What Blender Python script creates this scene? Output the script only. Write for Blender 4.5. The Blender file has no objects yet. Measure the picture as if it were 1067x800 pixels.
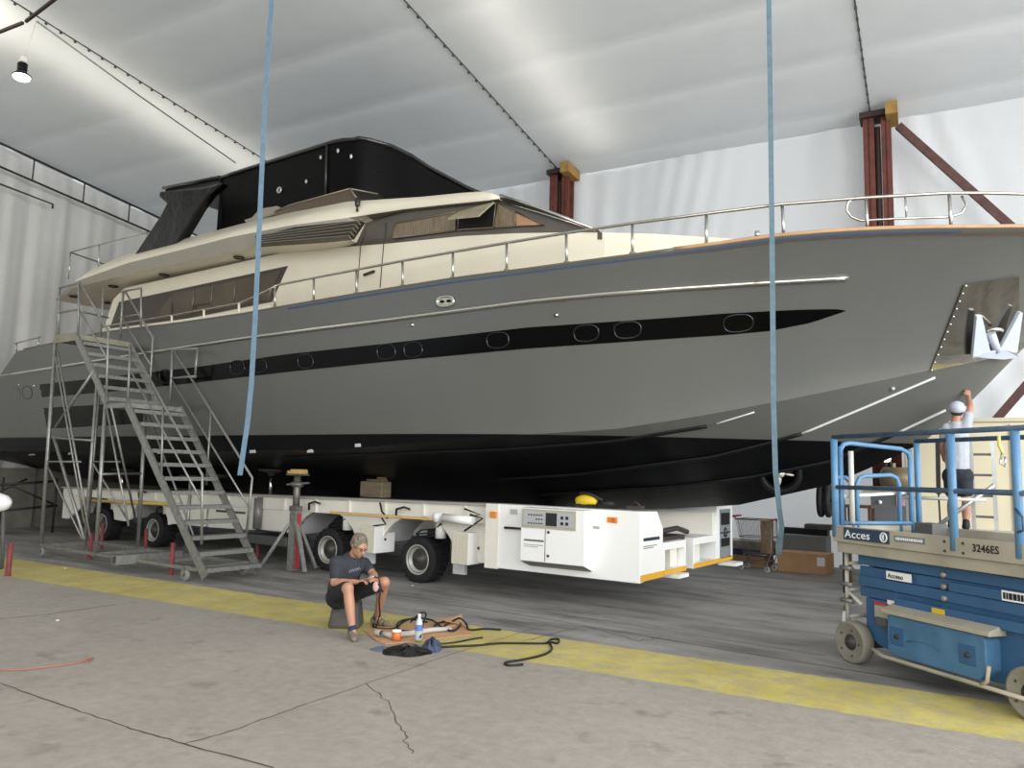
import bpy, bmesh, math, random
import numpy as np
from mathutils import Vector, Matrix
random.seed(7)
rng = np.random.RandomState(3)
SC = bpy.context.scene
COL = SC.collection
# ------------------------------------------------------------------ camera solve
FP, CH, CX, CY = 800., 1.75, 533.5, 400.
def nrm(v): return v / np.linalg.norm(v)
_up = nrm(np.array([181., -6860, 800]))
_xd = -np.array([-650 - CX, 465 - CY, FP]); _xd = nrm(_xd - _up * _xd.dot(_up))
_yd = np.cross(_up, _xd)
if _yd[2] < 0: _yd = -_yd
M = np.array([_xd, _yd, _up])
C0 = np.array([0, 0, CH])
def ray(px, py): return M @ np.array([px - CX, py - CY, FP])
def at(px, py, Y=None, Z=None, X=None):
    """world point seen at a photo position, on the plane Y=, Z= or X="""
    d = ray(px, py)
    t = Y / d[1] if Y is not None else ((Z - CH) / d[2] if Z is not None else X / d[0])
    return C0 + d * t
def atd(px, py, depth):
    return C0 + ray(px, py) * (depth / FP)
cam = bpy.data.cameras.new('camera'); co = bpy.data.objects.new('camera', cam); COL.objects.link(co)
cam.sensor_fit = 'HORIZONTAL'; cam.sensor_width = 36; cam.lens = 36 * FP / 1067
cam.clip_start = .05; cam.clip_end = 400
Rc = Matrix((M[:, 0], -M[:, 1], -M[:, 2])).transposed()
co.matrix_world = Matrix.Translation((0, 0, CH)) @ Rc.to_4x4()
SC.camera = co
# ------------------------------------------------------------------ light
SC.view_settings.view_transform = 'Standard'; SC.view_settings.look = 'None'
SC.view_settings.gamma = 1; SC.view_settings.use_curve_mapping = False
SC.view_settings.exposure = 0.72
w = bpy.data.worlds.new('sky'); SC.world = w; w.use_nodes = True
wn = w.node_tree.nodes; bg = wn['Background']
bg.inputs[0].default_value = (0.90, 0.96, 1.0, 1); bg.inputs[1].default_value = 0.52
AL = math.radians(5.77)
HA = np.array([math.cos(AL), math.sin(AL), 0]); HB = np.array([-HA[1], HA[0], 0])
def hall(a, b, z): return HA * a + HB * b + np.array([0, 0, z])
EAVE, WB, SL = 9.45, 17.3, .108
LW, RW = -21.6, 12.0
def ceil_z(b): return EAVE + SL * (WB - b)
def area(name, loc, target, sx, sy, power, col=(1, 1, 1)):
    l = bpy.data.lights.new(name, 'AREA'); l.shape = 'RECTANGLE'; l.size = sx; l.size_y = sy
    l.energy = power; l.color = col
    o = bpy.data.objects.new(name, l); COL.objects.link(o)
    d = Vector(target) - Vector(loc)
    o.rotation_euler = d.to_track_quat('-Z', 'Y').to_euler(); o.location = loc
    return o
# daylight through the big hangar doors behind and to the right of the camera
area('door_daylight', hall(4, -10, 6.5), hall(-6, 7, 1.0), 18, 9, 1350, (1.0, .96, .90))
area('door_daylight', hall(14, 4, 5.0), hall(-4, 10, 2.5), 16, 8, 2300, (.96, .98, 1.0))
area('wall_backlight', hall(0, 20.0, 3.0), hall(0, 10, 3.0), 16, 6, 260, (.96, .98, 1.0))  # added lamp outside the back wall, brightens its fabric from behind
# skylights in the roof above the fabric ceiling
for a_, b_, sx, sy, p_ in ((-15.9, 10.6, 1.3, 9.0, 150), (-6.6, 12.4, .7, 8.0, 80), (-17.0, 6.2, 2.6, 2.2, 300)):
    q = hall(a_, b_, ceil_z(b_) + .7)
    l = bpy.data.lights.new('skylight_daylight', 'AREA'); l.shape = 'RECTANGLE'; l.size = sx; l.size_y = sy
    l.energy = p_; l.color = (1, .93, .78)
    o = bpy.data.objects.new('skylight_daylight', l); COL.objects.link(o); o.location = q
    o.rotation_euler = (-math.atan(SL), 0, AL)
# ------------------------------------------------------------------ materials
def lin(c):
    return tuple(((x / 255) / 12.92 if x / 255 <= .04045 else ((x / 255 + .055) / 1.055) ** 2.4) for x in c) + (1,)
MATS = {}
def pm(name, col, rough=.5, metal=0., noise=0., nscale=4., bump=0., bscale=30., coat=0., trans=0., spec=None, emit=0, stretch=None):
    if name in MATS: return MATS[name]
    m = bpy.data.materials.new(name); m.use_nodes = True; nt = m.node_tree; N = nt.nodes; L = nt.links
    b = N['Principled BSDF']; c = lin(col)
    b.inputs['Base Color'].default_value = c; b.inputs['Roughness'].default_value = rough
    b.inputs['Metallic'].default_value = metal
    if coat: b.inputs['Coat Weight'].default_value = coat; b.inputs['Coat Roughness'].default_value = .05
    if spec is not None: b.inputs['Specular IOR Level'].default_value = spec
    if emit: b.inputs['Emission Color'].default_value = c; b.inputs['Emission Strength'].default_value = emit
    tc = N.new('ShaderNodeTexCoord'); vec = tc.outputs['Object']
    if stretch:
        mp = N.new('ShaderNodeMapping'); mp.inputs['Scale'].default_value = stretch; L.new(vec, mp.inputs[0]); vec = mp.outputs[0]
    n = N.new('ShaderNodeTexNoise'); n.inputs['Scale'].default_value = nscale; n.inputs['Detail'].default_value = 6; L.new(vec, n.inputs['Vector'])
    if noise:
        r = N.new('ShaderNodeValToRGB'); r.color_ramp.elements[0].position = .3; r.color_ramp.elements[1].position = .7
        r.color_ramp.elements[0].color = tuple(x * (1 - noise) for x in c[:3]) + (1,)
        r.color_ramp.elements[1].color = tuple(min(1, x * (1 + noise)) for x in c[:3]) + (1,)
        L.new(n.outputs['Fac'], r.inputs[0]); L.new(r.outputs[0], b.inputs['Base Color'])
    if bump:
        n2 = N.new('ShaderNodeTexNoise'); n2.inputs['Scale'].default_value = bscale; n2.inputs['Detail'].default_value = 4; L.new(vec, n2.inputs['Vector'])
        bp = N.new('ShaderNodeBump'); bp.inputs['Strength'].default_value = bump; bp.inputs['Distance'].default_value = .05
        L.new(n2.outputs['Fac'], bp.inputs['Height']); L.new(bp.outputs[0], b.inputs['Normal'])
    if trans:
        t = N.new('ShaderNodeBsdfTranslucent'); t.inputs[0].default_value = c
        mx = N.new('ShaderNodeMixShader'); mx.inputs[0].default_value = trans
        L.new(b.outputs[0], mx.inputs[1]); L.new(t.outputs[0], mx.inputs[2]); L.new(mx.outputs[0], N['Material Output'].inputs[0])
    MATS[name] = m
    return m
# ------------------------------------------------------------------ mesh builder
class MB:
    def __init__(s): s.v = []; s.f = []; s.sm = []; s.mi = []; s.m = 0
    def add(s, vs, fs, smooth=False):
        o = len(s.v); s.v += [tuple(float(c) for c in p) for p in vs]
        for f in fs: s.f.append(tuple(i + o for i in f)); s.sm.append(smooth); s.mi.append(s.m)
        return s
    def hexa(s, p):      # 8 points: bottom 4 ccw, top 4
        return s.add(p, [(0, 3, 2, 1), (4, 5, 6, 7), (0, 1, 5, 4), (1, 2, 6, 5), (2, 3, 7, 6), (3, 0, 4, 7)])
    def box(s, x0, y0, z0, x1, y1, z1):
        return s.hexa([(x0, y0, z0), (x1, y0, z0), (x1, y1, z0), (x0, y1, z0), (x0, y0, z1), (x1, y0, z1), (x1, y1, z1), (x0, y1, z1)])
    def beam(s, p0, p1, w_, h_, side=None):
        p0 = Vector(p0); p1 = Vector(p1); d = (p1 - p0).normalized()
        sd = Vector(side) if side is not None else (d.cross(Vector((0, 0, 1))) if abs(d.z) < .95 else Vector((1, 0, 0)))
        sd = (sd - d * sd.dot(d)).normalized(); up = sd.cross(d)
        a = sd * w_ / 2; b = up * h_ / 2
        return s.hexa([p0 - a - b, p0 + a - b, p1 + a - b, p1 - a - b, p0 - a + b, p0 + a + b, p1 + a + b, p1 - a + b])
    def prism(s, poly, off):
        n = len(poly); off = np.array(off, float); P = [np.array(p, float) for p in poly]
        s.add(P + [p + off for p in P], [tuple(range(n))[::-1], tuple(range(n, 2 * n))] + [(i, (i + 1) % n, n + (i + 1) % n, n + i) for i in range(n)])
        return s
    def path(s, pts, r, n=8, closed=False, caps=True):
        P = [Vector([float(c) for c in p]) for p in pts]; R = r if isinstance(r, (list, tuple)) else [r] * len(P)
        K = len(P); vs = []; prev = None
        for i in range(K):
            if closed: d = P[(i + 1) % K] - P[i - 1]
            elif i == 0: d = P[1] - P[0]
            elif i == K - 1: d = P[-1] - P[-2]
            else: d = (P[i + 1] - P[i]).normalized() + (P[i] - P[i - 1]).normalized()
            if d.length < 1e-9: d = Vector((0, 0, 1))
            d.normalize()
            if prev is None: a = d.orthogonal().normalized()
            else:
                a = prev - d * prev.dot(d)
                a = a.normalized() if a.length > 1e-6 else d.orthogonal().normalized()
            prev = a; b = d.cross(a)
            for k in range(n):
                t = 2 * math.pi * k / n; vs.append(P[i] + (a * math.cos(t) + b * math.sin(t)) * R[i])
        fs = []
        for i in range(K if closed else K - 1):
            j = (i + 1) % K
            for k in range(n): fs.append((i * n + k, i * n + (k + 1) % n, j * n + (k + 1) % n, j * n + k))
        s.add(vs, fs, True)
        if caps and not closed: s.add(vs[:n], [tuple(range(n))[::-1]]); s.add(vs[-n:], [tuple(range(n))])
        return s
    def lathe(s, o, axis, prof, n=20, smooth=True):   # prof: (distance along axis, radius)
        o = Vector([float(c) for c in o]); ax = Vector(axis).normalized(); a = ax.orthogonal().normalized(); b = ax.cross(a); vs = []
        for (h, r) in prof:
            for k in range(n):
                t = 2 * math.pi * k / n; vs.append(o + ax * h + (a * math.cos(t) + b * math.sin(t)) * max(r, 1e-4))
        fs = [(i * n + k, i * n + (k + 1) % n, (i + 1) * n + (k + 1) % n, (i + 1) * n + k) for i in range(len(prof) - 1) for k in range(n)]
        s.add(vs, fs, smooth); return s
    def grid(s, rows, smooth=True, closed=False):
        n = len(rows[0]); vs = [p for r in rows for p in r]
        fs = []
        for i in range(len(rows) - 1):
            for k in range(n if closed else n - 1): fs.append((i * n + k, i * n + (k + 1) % n, (i + 1) * n + (k + 1) % n, (i + 1) * n + k))
        return s.add(vs, fs, smooth)
    def ell(s, c, r, n=14, m=9, rot=None):
        vs = []; c = Vector([float(x) for x in c])
        for i in range(m + 1):
            p = math.pi * i / m
            for k in range(n):
                t = 2 * math.pi * k / n; q = Vector((math.sin(p) * math.cos(t) * r[0], math.sin(p) * math.sin(t) * r[1], math.cos(p) * r[2]))
                if rot is not None: q = rot @ q
                vs.append(c + q)
        return s.add(vs, [(i * n + k, (i + 1) * n + k, (i + 1) * n + (k + 1) % n, i * n + (k + 1) % n) for i in range(m) for k in range(n)], True)
    def cap(s, p0, r0, p1, r1, n=12):
        p0 = np.array(p0, float); p1 = np.array(p1, float); d = p1 - p0; L = np.linalg.norm(d); d = d / max(L, 1e-9); prof = []
        for i in range(5): t = math.pi / 2 * i / 4; prof.append((-math.cos(t) * r0, math.sin(t) * r0))
        for i in range(5): t = math.pi / 2 * i / 4; prof.append((L + math.sin(t) * r1, math.cos(t) * r1))
        return s.lathe(p0, d, prof, n)
    def build(s, name, mat, parent=None, base=None, bevel=0, fix=True):
        base = np.array(FR.get(parent.name, (0, 0, 0)) if parent is not None else (base if base is not None else
               ((min(v[0] for v in s.v) + max(v[0] for v in s.v)) / 2, (min(v[1] for v in s.v) + max(v[1] for v in s.v)) / 2, min(v[2] for v in s.v))), float)
        me = bpy.data.meshes.new(name); me.from_pydata([(v[0] - base[0], v[1] - base[1], v[2] - base[2]) for v in s.v], [], s.f)
        for m_ in (mat if isinstance(mat, (list, tuple)) else [mat]): me.materials.append(m_)
        me.polygons.foreach_set('use_smooth', s.sm); me.polygons.foreach_set('material_index', s.mi)
        if fix:
            bm = bmesh.new(); bm.from_mesh(me); bmesh.ops.remove_doubles(bm, verts=bm.verts, dist=1e-5)
            bmesh.ops.recalc_face_normals(bm, faces=bm.faces); bm.to_mesh(me); bm.free()
        me.update()
        o = bpy.data.objects.new(name, me); COL.objects.link(o)
        if parent is not None: o.parent = parent; FR[o.name] = tuple(base)
        else: o.location = base; FR[o.name] = tuple(base)
        if bevel:
            bv = o.modifiers.new('bevel', 'BEVEL'); bv.width = bevel; bv.segments = 2; bv.limit_method = 'ANGLE'; bv.angle_limit = math.radians(40)
        return o
FR = {}
def tag(o, label, cat, group=None, kind=None):
    if label: o['label'] = label
    if cat: o['category'] = cat
    if group: o['group'] = group
    if kind: o['kind'] = kind
    return o
def thing(name, base, label, cat, group=None):
    o = bpy.data.objects.new(name, None); o.empty_display_size = .2; COL.objects.link(o)
    o.location = [float(c) for c in base]; FR[o.name] = tuple(float(c) for c in base)
    return tag(o, label, cat, group)
def struct(o): o['kind'] = 'structure'; return o
def lab(o, label): o['label'] = label; return o
def copy_tree(o, parent=None):
    c = o.copy(); COL.objects.link(c)
    if parent is not None: c.parent = parent
    for ch in list(o.children): copy_tree(ch, c)
    return c
def text(name, body, size, origin, xdir, ydir, mat, parent, ext=.002, bold=0, sx=1):
    cu = bpy.data.curves.new(name, 'FONT'); cu.body = body; cu.size = size; cu.extrude = ext; cu.offset = bold; cu.space_character = 1.05
    t = bpy.data.objects.new(name, cu); me = bpy.data.meshes.new_from_object(t); bpy.data.objects.remove(t)
    x = Vector(xdir).normalized(); y = Vector(ydir); y = (y - x * y.dot(x)).normalized(); z = x.cross(y)
    base = Vector(FR[parent.name])
    for v in me.vertices:
        c = v.co.copy(); v.co = Vector([float(q) for q in origin]) + x * c.x * sx + y * c.y + z * c.z - base
    me.materials.clear(); me.materials.append(mat)
    o = bpy.data.objects.new(name, me); COL.objects.link(o); o.parent = parent; FR[o.name] = tuple(base)
    return o
# ------------------------------------------------------------------ common materials
steel = pm('galvanised_steel', (150, 150, 146), .45, .7, .18, 14)
chrome = pm('polished_stainless', (215, 213, 205), .14, 1)
rust = pm('red_oxide_steel', (92, 46, 36), .7, 0, .35, 5)
black_rubber = pm('black_rubber', (26, 26, 27), .75, 0, .2, 10)
# ================================================================== SETTING
# floor: two concrete slabs and the painted yellow line, all in the floor's own material
fm = bpy.data.materials.new('hangar_concrete'); fm.use_nodes = True; nt = fm.node_tree; N = nt.nodes; L = nt.links
B = N['Principled BSDF']; B.inputs['Roughness'].default_value = .72
tc = N.new('ShaderNodeTexCoord'); sep = N.new('ShaderNodeSeparateXYZ'); L.new(tc.outputs['Object'], sep.inputs[0])
def math_(op, a, b=None, c=None):
    n = N.new('ShaderNodeMath'); n.operation = op
    for i, x in enumerate((a, b, c)):
        if x is None: continue
        if isinstance(x, (int, float)): n.inputs[i].default_value = float(x)
        else: L.new(x, n.inputs[i])
    return n.outputs[0]
def noise_(scale, detail=6, vec=None, rough=.6):
    n = N.new('ShaderNodeTexNoise'); n.inputs['Scale'].default_value = scale; n.inputs['Detail'].default_value = detail; n.inputs['Roughness'].default_value = rough
    L.new(vec or tc.outputs['Object'], n.inputs['Vector']); return n.outputs['Fac']
def ramp_(fac, stops):
    r = N.new('ShaderNodeValToRGB'); e = r.color_ramp.elements
    e[0].position, e[0].color = stops[0]; e[1].position, e[1].color = stops[-1]
    for p, c in stops[1:-1]: q = e.new(p); q.color = c
    L.new(fac, r.inputs[0]); return r.outputs[0]
def mix_(f, a, b, bt='MIX'):
    n = N.new('ShaderNodeMix'); n.data_type = 'RGBA'; n.blend_type = bt
    for i, x in ((0, f), (6, a), (7, b)):
        if isinstance(x, (int, float)): n.inputs[i].default_value = x
        elif isinstance(x, tuple): n.inputs[i].default_value = x
        else: L.new(x, n.inputs[i])
    return n.outputs[2]
pT = [at(0, 580, Z=0), at(580, 665, Z=0), at(1067, 735, Z=0)]; pB = [at(0, 600, Z=0), at(340, 652, Z=0), at(1067, 775, Z=0)]
mT, cT = np.polyfit([p[0] for p in pT], [p[1] for p in pT], 1); mB, cB = np.polyfit([p[0] for p in pB], [p[1] for p in pB], 1)
X, Y = sep.outputs[0], sep.outputs[1]
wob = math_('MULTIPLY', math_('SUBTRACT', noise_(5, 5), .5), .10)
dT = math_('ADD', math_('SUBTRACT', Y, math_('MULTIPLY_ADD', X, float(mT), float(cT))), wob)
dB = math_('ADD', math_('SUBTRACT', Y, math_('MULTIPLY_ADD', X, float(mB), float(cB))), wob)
def smooth_(v, lo, hi):
    n = N.new('ShaderNodeMapRange'); n.inputs[1].default_value = lo; n.inputs[2].default_value = hi; L.new(v, n.inputs[0]); return n.outputs[0]
front = ramp_(noise_(.7, 10, None, .7), [(.25, lin((140, 132, 122))), (.55, lin((163, 155, 145))), (.8, lin((180, 171, 160)))])
front = mix_(.5, front, ramp_(noise_(9, 6), [(.3, lin((146, 139, 130))), (.7, lin((174, 167, 158)))]))
mp = N.new('ShaderNodeMapping'); mp.inputs['Scale'].default_value = (.55, 2.2, 1); mp.inputs['Rotation'].default_value = (0, 0, .25); L.new(tc.outputs['Object'], mp.inputs[0])
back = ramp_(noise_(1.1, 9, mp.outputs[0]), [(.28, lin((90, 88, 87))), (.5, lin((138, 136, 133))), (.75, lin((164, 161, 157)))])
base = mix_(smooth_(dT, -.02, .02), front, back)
spots = ramp_(noise_(2.6, 3), [(.60, (0, 0, 0, 1)), (.74, (.5, .5, .5, 1))])
base = mix_(spots, base, lin((100, 94, 88)))
inl = math_('MULTIPLY', smooth_(dT, .01, -.01), smooth_(dB, -.01, .01))
wear = ramp_(noise_(4, 10, None, .8), [(.32, (.15, .15, .15, 1)), (.56, (.95, .95, .95, 1))])
yel = ramp_(noise_(1.8, 6), [(.3, lin((186, 170, 80))), (.7, lin((212, 198, 112)))])
base = mix_(math_('MULTIPLY', inl, wear), base, yel)
L.new(base, B.inputs['Base Color'])
bp = N.new('ShaderNodeBump'); bp.inputs['Strength'].default_value = .25; bp.inputs['Distance'].default_value = .02
L.new(noise_(22, 6), bp.inputs['Height']); L.new(bp.outputs[0], B.inputs['Normal'])
L.new(ramp_(noise_(1.5, 5), [(.3, (.5, .5, .5, 1)), (.7, (.8, .8, .8, 1))]), B.inputs['Roughness'])
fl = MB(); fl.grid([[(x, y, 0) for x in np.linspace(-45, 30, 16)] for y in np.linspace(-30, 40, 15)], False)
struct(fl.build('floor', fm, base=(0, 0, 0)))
# ceiling fabric, fastened every 1.9 m along the hall
ceil_m = pm('ceiling_fabric', (210, 213, 215), .55, 0, .04, .8, .12, 3, trans=.16)
wall_m = pm('wall_fabric', (214, 215, 216), .5, 0, .05, .6, .2, 3, trans=.34)
wall_l = pm('curtain_fabric', (206, 205, 202), .5, 0, .06, .6, .25, 4, trans=.08)
RAF = [-15.15, -8.05, -.85, 6.35]
cre = [16.8 - 1.93 * k for k in range(0, 15)]
def ceil_pt(a_, b_):
    k = (16.8 - b_) / 1.93; fr = k - math.floor(k)
    sag = .055 * (abs(math.sin(math.pi * fr)) ** .35) if b_ < 16.8 else .03 * math.sin(math.pi * min(1, (b_ - 16.8) / .5))
    da = min(abs(a_ - r) for r in RAF)
    sag *= min(1, .35 + da / 1.6)
    return hall(a_, b_, ceil_z(b_) - sag + .10 * math.exp(-(da / .5) ** 2) * 0)
def ceiling(name, a0, a1, b0, b1):
    bs = sorted(set([b0, b1] + [round(x, 4) for x in cre if b0 < x < b1] + [round(x, 4) for x in np.arange(b0, b1, .32)]))
    as_ = sorted(set([a0, a1] + [r for r in RAF if a0 < r < a1] + [round(x, 3) for x in np.arange(a0, a1, .6)]))
    g = MB(); g.grid([[ceil_pt(a_, b_) for a_ in as_] for b_ in bs]); return struct(g.build(name, ceil_m, base=(0, 0, 0), fix=False))
ceiling('ceiling', LW, RW, -3, WB + .15)
seam = MB()
for r in RAF:
    pts = [hall(r, b_, ceil_z(b_) - .03) for b_ in np.linspace(-2, WB - .1, 40)]
    seam.path(pts, .014, 5)
    for b_ in np.arange(0, WB, .30): seam.box(*(hall(r, b_, ceil_z(b_) - .06) - .02), *(hall(r, b_, ceil_z(b_) - .06) + .02))
tag(seam.build('ceiling_lacing', pm('dark_cord', (70, 70, 70), .8)), 'dark laced cords joining the white ceiling sheets along each rafter', 'cord', kind='structure')
# back wall curtain with slanting folds
g = MB(); rows = []
for z in np.linspace(0, EAVE + .02, 46):
    row = []
    for a_ in np.linspace(LW, RW, 260):
        sh_ = a_ - (EAVE - z) * .28 * math.sin(a_ * .55 + 1)
        en = .5 + .5 * math.sin(a_ * .83 + z * .25); en2 = .5 + .5 * math.sin(a_ * 1.37 + 2)
        d = .05 * math.sin(sh_ * 1.7) + .045 * en ** 2 * math.sin(sh_ * 7.3 + 2 * math.sin(a_)) + .03 * en2 ** 2 * math.sin(sh_ * 13.1 + z * .6)
        d += .03 * math.sin(z * 1.3 + a_ * .4)
        row.append(hall(a_, WB + .18 + d, z))
    rows.append(row)
g.grid(rows); struct(g.build('wall_back', wall_m, base=(0, 0, 0), fix=False))
g = MB(); rows = []
for b_ in np.linspace(-3, WB + .2, 240):
    row = []
    for z in np.linspace(0, 1, 24):
        zz = z * (ceil_z(b_) + .01)
        d = .09 * math.sin(b_ * 4.2 + .5 * math.sin(b_)) + .05 * math.sin(b_ * 9.5 + z) + .03 * math.sin(b_ * 17)
        row.append(hall(LW - .12 + d * (.4 + .6 * (1 - z)), b_, zz))
    rows.append(row)
g.grid(rows); struct(g.build('wall_left', wall_l, base=(0, 0, 0), fix=False))
conc = pm('rough_concrete', (118, 114, 106), .85, 0, .25, 2, .3, 12)
g = MB()
for i in range(9): g.box(*hall(LW + .05, 6 + i * 1.25, 0), *(hall(LW + .5, 6 + i * 1.25 + 1.2, 0) + np.array([0, 0, 1.55])))
struct(g.build('trim_1', conc))
# expansion joints and cracks in the slab
def floor_line(name, pxs, w_, mat, sub=8, jit=.01):
    P = [at(x, y, Z=0) for x, y in pxs]; Q = []
    for i in range(len(P) - 1):
        for k in range(sub): t = k / sub; Q.append(P[i] * (1 - t) + P[i + 1] * t + np.array([rng.uniform(-jit, jit), rng.uniform(-jit, jit), 0]))
    Q.append(P[-1]); m = MB(); rows = []
    for i, q in enumerate(Q):
        d = nrm((Q[min(i + 1, len(Q) - 1)] - Q[max(i - 1, 0)])[:2]); n = np.array([-d[1], d[0], 0]) * w_ * rng.uniform(.6, 1.2) / 2
        rows.append([q - n + [0, 0, .002], q + n + [0, 0, .002]])
    m.grid(rows, False); o = m.build(name, mat, fix=False); return struct(o)
crackm = pm('joint_dirt', (78, 72, 66), .95)
floor_line('trim_2', [(0, 712), (60, 733), (130, 757), (192, 775), (285, 800)], .014, crackm)
floor_line('trim_3', [(192, 775), (240, 762), (320, 733)], .011, crackm)
floor_line('trim_4', [(382, 712), (405, 733), (418, 760), (430, 785)], .008, crackm, jit=.02)
floor_line('trim_5', [(0, 645), (50, 640), (120, 630)], .018, crackm)
floor_line('trim_6', [(0, 577), (250, 601), (540, 640), (800, 684), (1067, 728)], .02, pm('joint_grey', (70, 68, 66), .95))
floor_line('trim_7', [(0, 574), (250, 597), (540, 633), (700, 658), (860, 683)], .012, MATS['joint_grey'])
floor_line('trim_8', [(545, 668), (610, 652), (665, 668), (690, 664)], .012, MATS['joint_grey'], jit=.02)
floor_line('trim_9', [(320, 733), (470, 682), (620, 635)], .007, crackm, jit=.01)
# ================================================================== HALL FRAME
def column(label, a_):
    h = ceil_z(WB - .3) - .18; t = thing('steel_column', hall(a_, WB - .25, 0), label, 'column', 'steel columns of the hall')
    m = MB()
    def hb(a0, b0, a1, b1, z0, z1): m.hexa([hall(a0, b0, z0), hall(a1, b0, z0), hall(a1, b1, z0), hall(a0, b1, z0), hall(a0, b0, z1), hall(a1, b0, z1), hall(a1, b1, z1), hall(a0, b1, z1)])
    hb(a_ - .24, WB - .42, a_ - .03, WB - .38, 0, h); hb(a_ - .15, WB - .42, a_ - .12, WB - .08, 0, h); hb(a_ - .24, WB - .1, a_ - .03, WB - .06, 0, h)
    m.build('flange_column', rust, t)
    m = MB(); hb(a_ + .1, WB - .42, a_ + .28, WB - .38, 0, h); hb(a_ + .17, WB - .42, a_ + .2, WB - .08, 0, h); hb(a_ + .1, WB - .1, a_ + .28, WB - .06, 0, h)
    m.build('flange_column', rust, t)
    m = MB()
    m.path([hall(a_ + .03, WB - .35, 0), hall(a_ + .03, WB - .35, h - .2)], .055, 10); m.build('drain_pipe', pm('dark_pipe', (58, 46, 44), .5), t)
    m = MB(); hb(a_ - .3, WB - .5, a_ + .2, WB - .04, h, h + .12); m.build('head_plate', pm('dark_steel', (52, 36, 32), .6), t)
    m = MB(); hb(a_ + .2, WB - .75, a_ + .42, WB - .04, h - .12, h + .14); m.build('timber_packing', pm('old_timber', (148, 116, 62), .8, 0, .2, 6), t)
    return t
column('rust red steel column behind the yacht wheelhouse', -8.0)
column('rust red steel column behind the bow rail, at the head of the brace', -.75)
def wallpt(px, py):
    d = ray(px, py); return C0 + d * ((WB - .3) / d.dot(HB))
m = MB(); m.beam(wallpt(936, 131), wallpt(1190, 358), .1, .15); m.beam(wallpt(1190, 262), wallpt(985, 498), .1, .15)
tag(m.build('diagonal_brace', pm('brace_steel', (82, 52, 48), .65, 0, .3, 6)), 'dark red diagonal steel bracing on the white wall right of the bow rail', 'brace')
# end truss
t = thing('lattice_truss', hall(LW + .3, 10, 9.6), 'dark steel lattice truss along the top of the left curtain', 'truss')
dk = pm('dark_truss_steel', (45, 44, 44), .55)
m = MB(); m.path([hall(LW + .3, b_, ceil_z(b_) - .12) for b_ in (4, 16.9)], .035, 8); m.build('top_chord', dk, t)
m = MB(); m.path([hall(LW + .3, b_, ceil_z(b_) - .82 + (b_ - 4) * .012) for b_ in (4, 16.9)], .032, 8); m.build('bottom_chord', dk, t)
for i, b_ in enumerate(np.arange(4.2, 16.9, 1.45)):
    m = MB(); m.path([hall(LW + .3, b_, ceil_z(b_) - .12), hall(LW + .3, b_, ceil_z(b_) - .82 + (b_ - 4) * .012)], .02, 6); m.build('truss_post', dk, t)
m = MB(); p = at(0, 209, Y=8.5); q = at(38, 220, Y=9.6); d_ = hall(LW + .35, 0, 0)
P1 = hall(LW + .4, 10.4, 8.95); P2 = hall(LW + .4, 12.0, 8.85)
m.path([P1, P2, P2 + [0, 0, -.12]], .03, 6)
tag(m.build('wall_pipe', dk), 'short dark pipe bracket on the left curtain below the truss', 'pipe')
# hanging floodlight
hp = hall(-15.2, 7.95, ceil_z(7.95) - .05); dz = float(M.T[2] @ (hp - C0))
t = thing('floodlight', atd(26, 72, dz - .1), 'small white and black floodlight hanging on a rod from the ceiling, top left', 'lamp')
m = MB(); m.path([hp, atd(29, 50, dz - .05), atd(27, 58, dz - .05)], .012, 6); m.build('hanging_rod', pm('white_paint_metal', (225, 222, 214), .5), t)
c = atd(24, 64, dz - .08); rv = M[:, 0]
m = MB(); m.box(c[0] - .06, c[1] - .05, c[2] - .02, c[0] + .05, c[1] + .05, c[2] + .09); m.build('junction_box', MATS['white_paint_metal'], t, bevel=.005)
m = MB()
for k in range(4): m.lathe(c + [0, 0, -.05 - .05 * k], (0, 0, -1), [(0, .02), (0, .09), (.03, .09), (.03, .02)], 12)
m.lathe(c + [0, 0, -.22], (.1, 0, -1), [(0, .06), (.08, .17), (.1, .17)], 16); m.build('lamp_housing', pm('black_aluminium', (28, 28, 28), .4, .5), t)
m = MB(); m.lathe(c + [.01, 0, -.325], (.1, 0, -1), [(0, .0), (0, .155), (.03, .14), (.035, 0)], 16)
m.build('lamp_lens', pm('lit_lens', (255, 252, 245), .3, emit=3.5), t)
m = MB(); m.path([hall(-15.2, 7.95, ceil_z(7.95) - .1), at(120, 76, Y=1) * 0 + hall(-15.55, 10.5, ceil_z(10.5) - .12), hall(-15.9, 13.6, ceil_z(13.6) - .12)], .018, 6)
tag(m.build('ceiling_conduit', steel), 'thin grey conduit under the bright ceiling strip at upper left', 'pipe')
m = MB(); m.beam(hall(-15.2, 7.75, ceil_z(7.9) - .22), hall(-9.5, 7.0, ceil_z(7.2) - .2), .05, .05); m.beam(hall(-15.3, 7.75, ceil_z(7.9) - .22), hall(-21, 7.6, ceil_z(7.6) - .25), .05, .05)
tag(m.build('ridge_beam', pm('dark_steel', (52, 36, 32), .6)), 'dark steel beam at the ceiling joint in the top left corner', 'beam')
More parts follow.
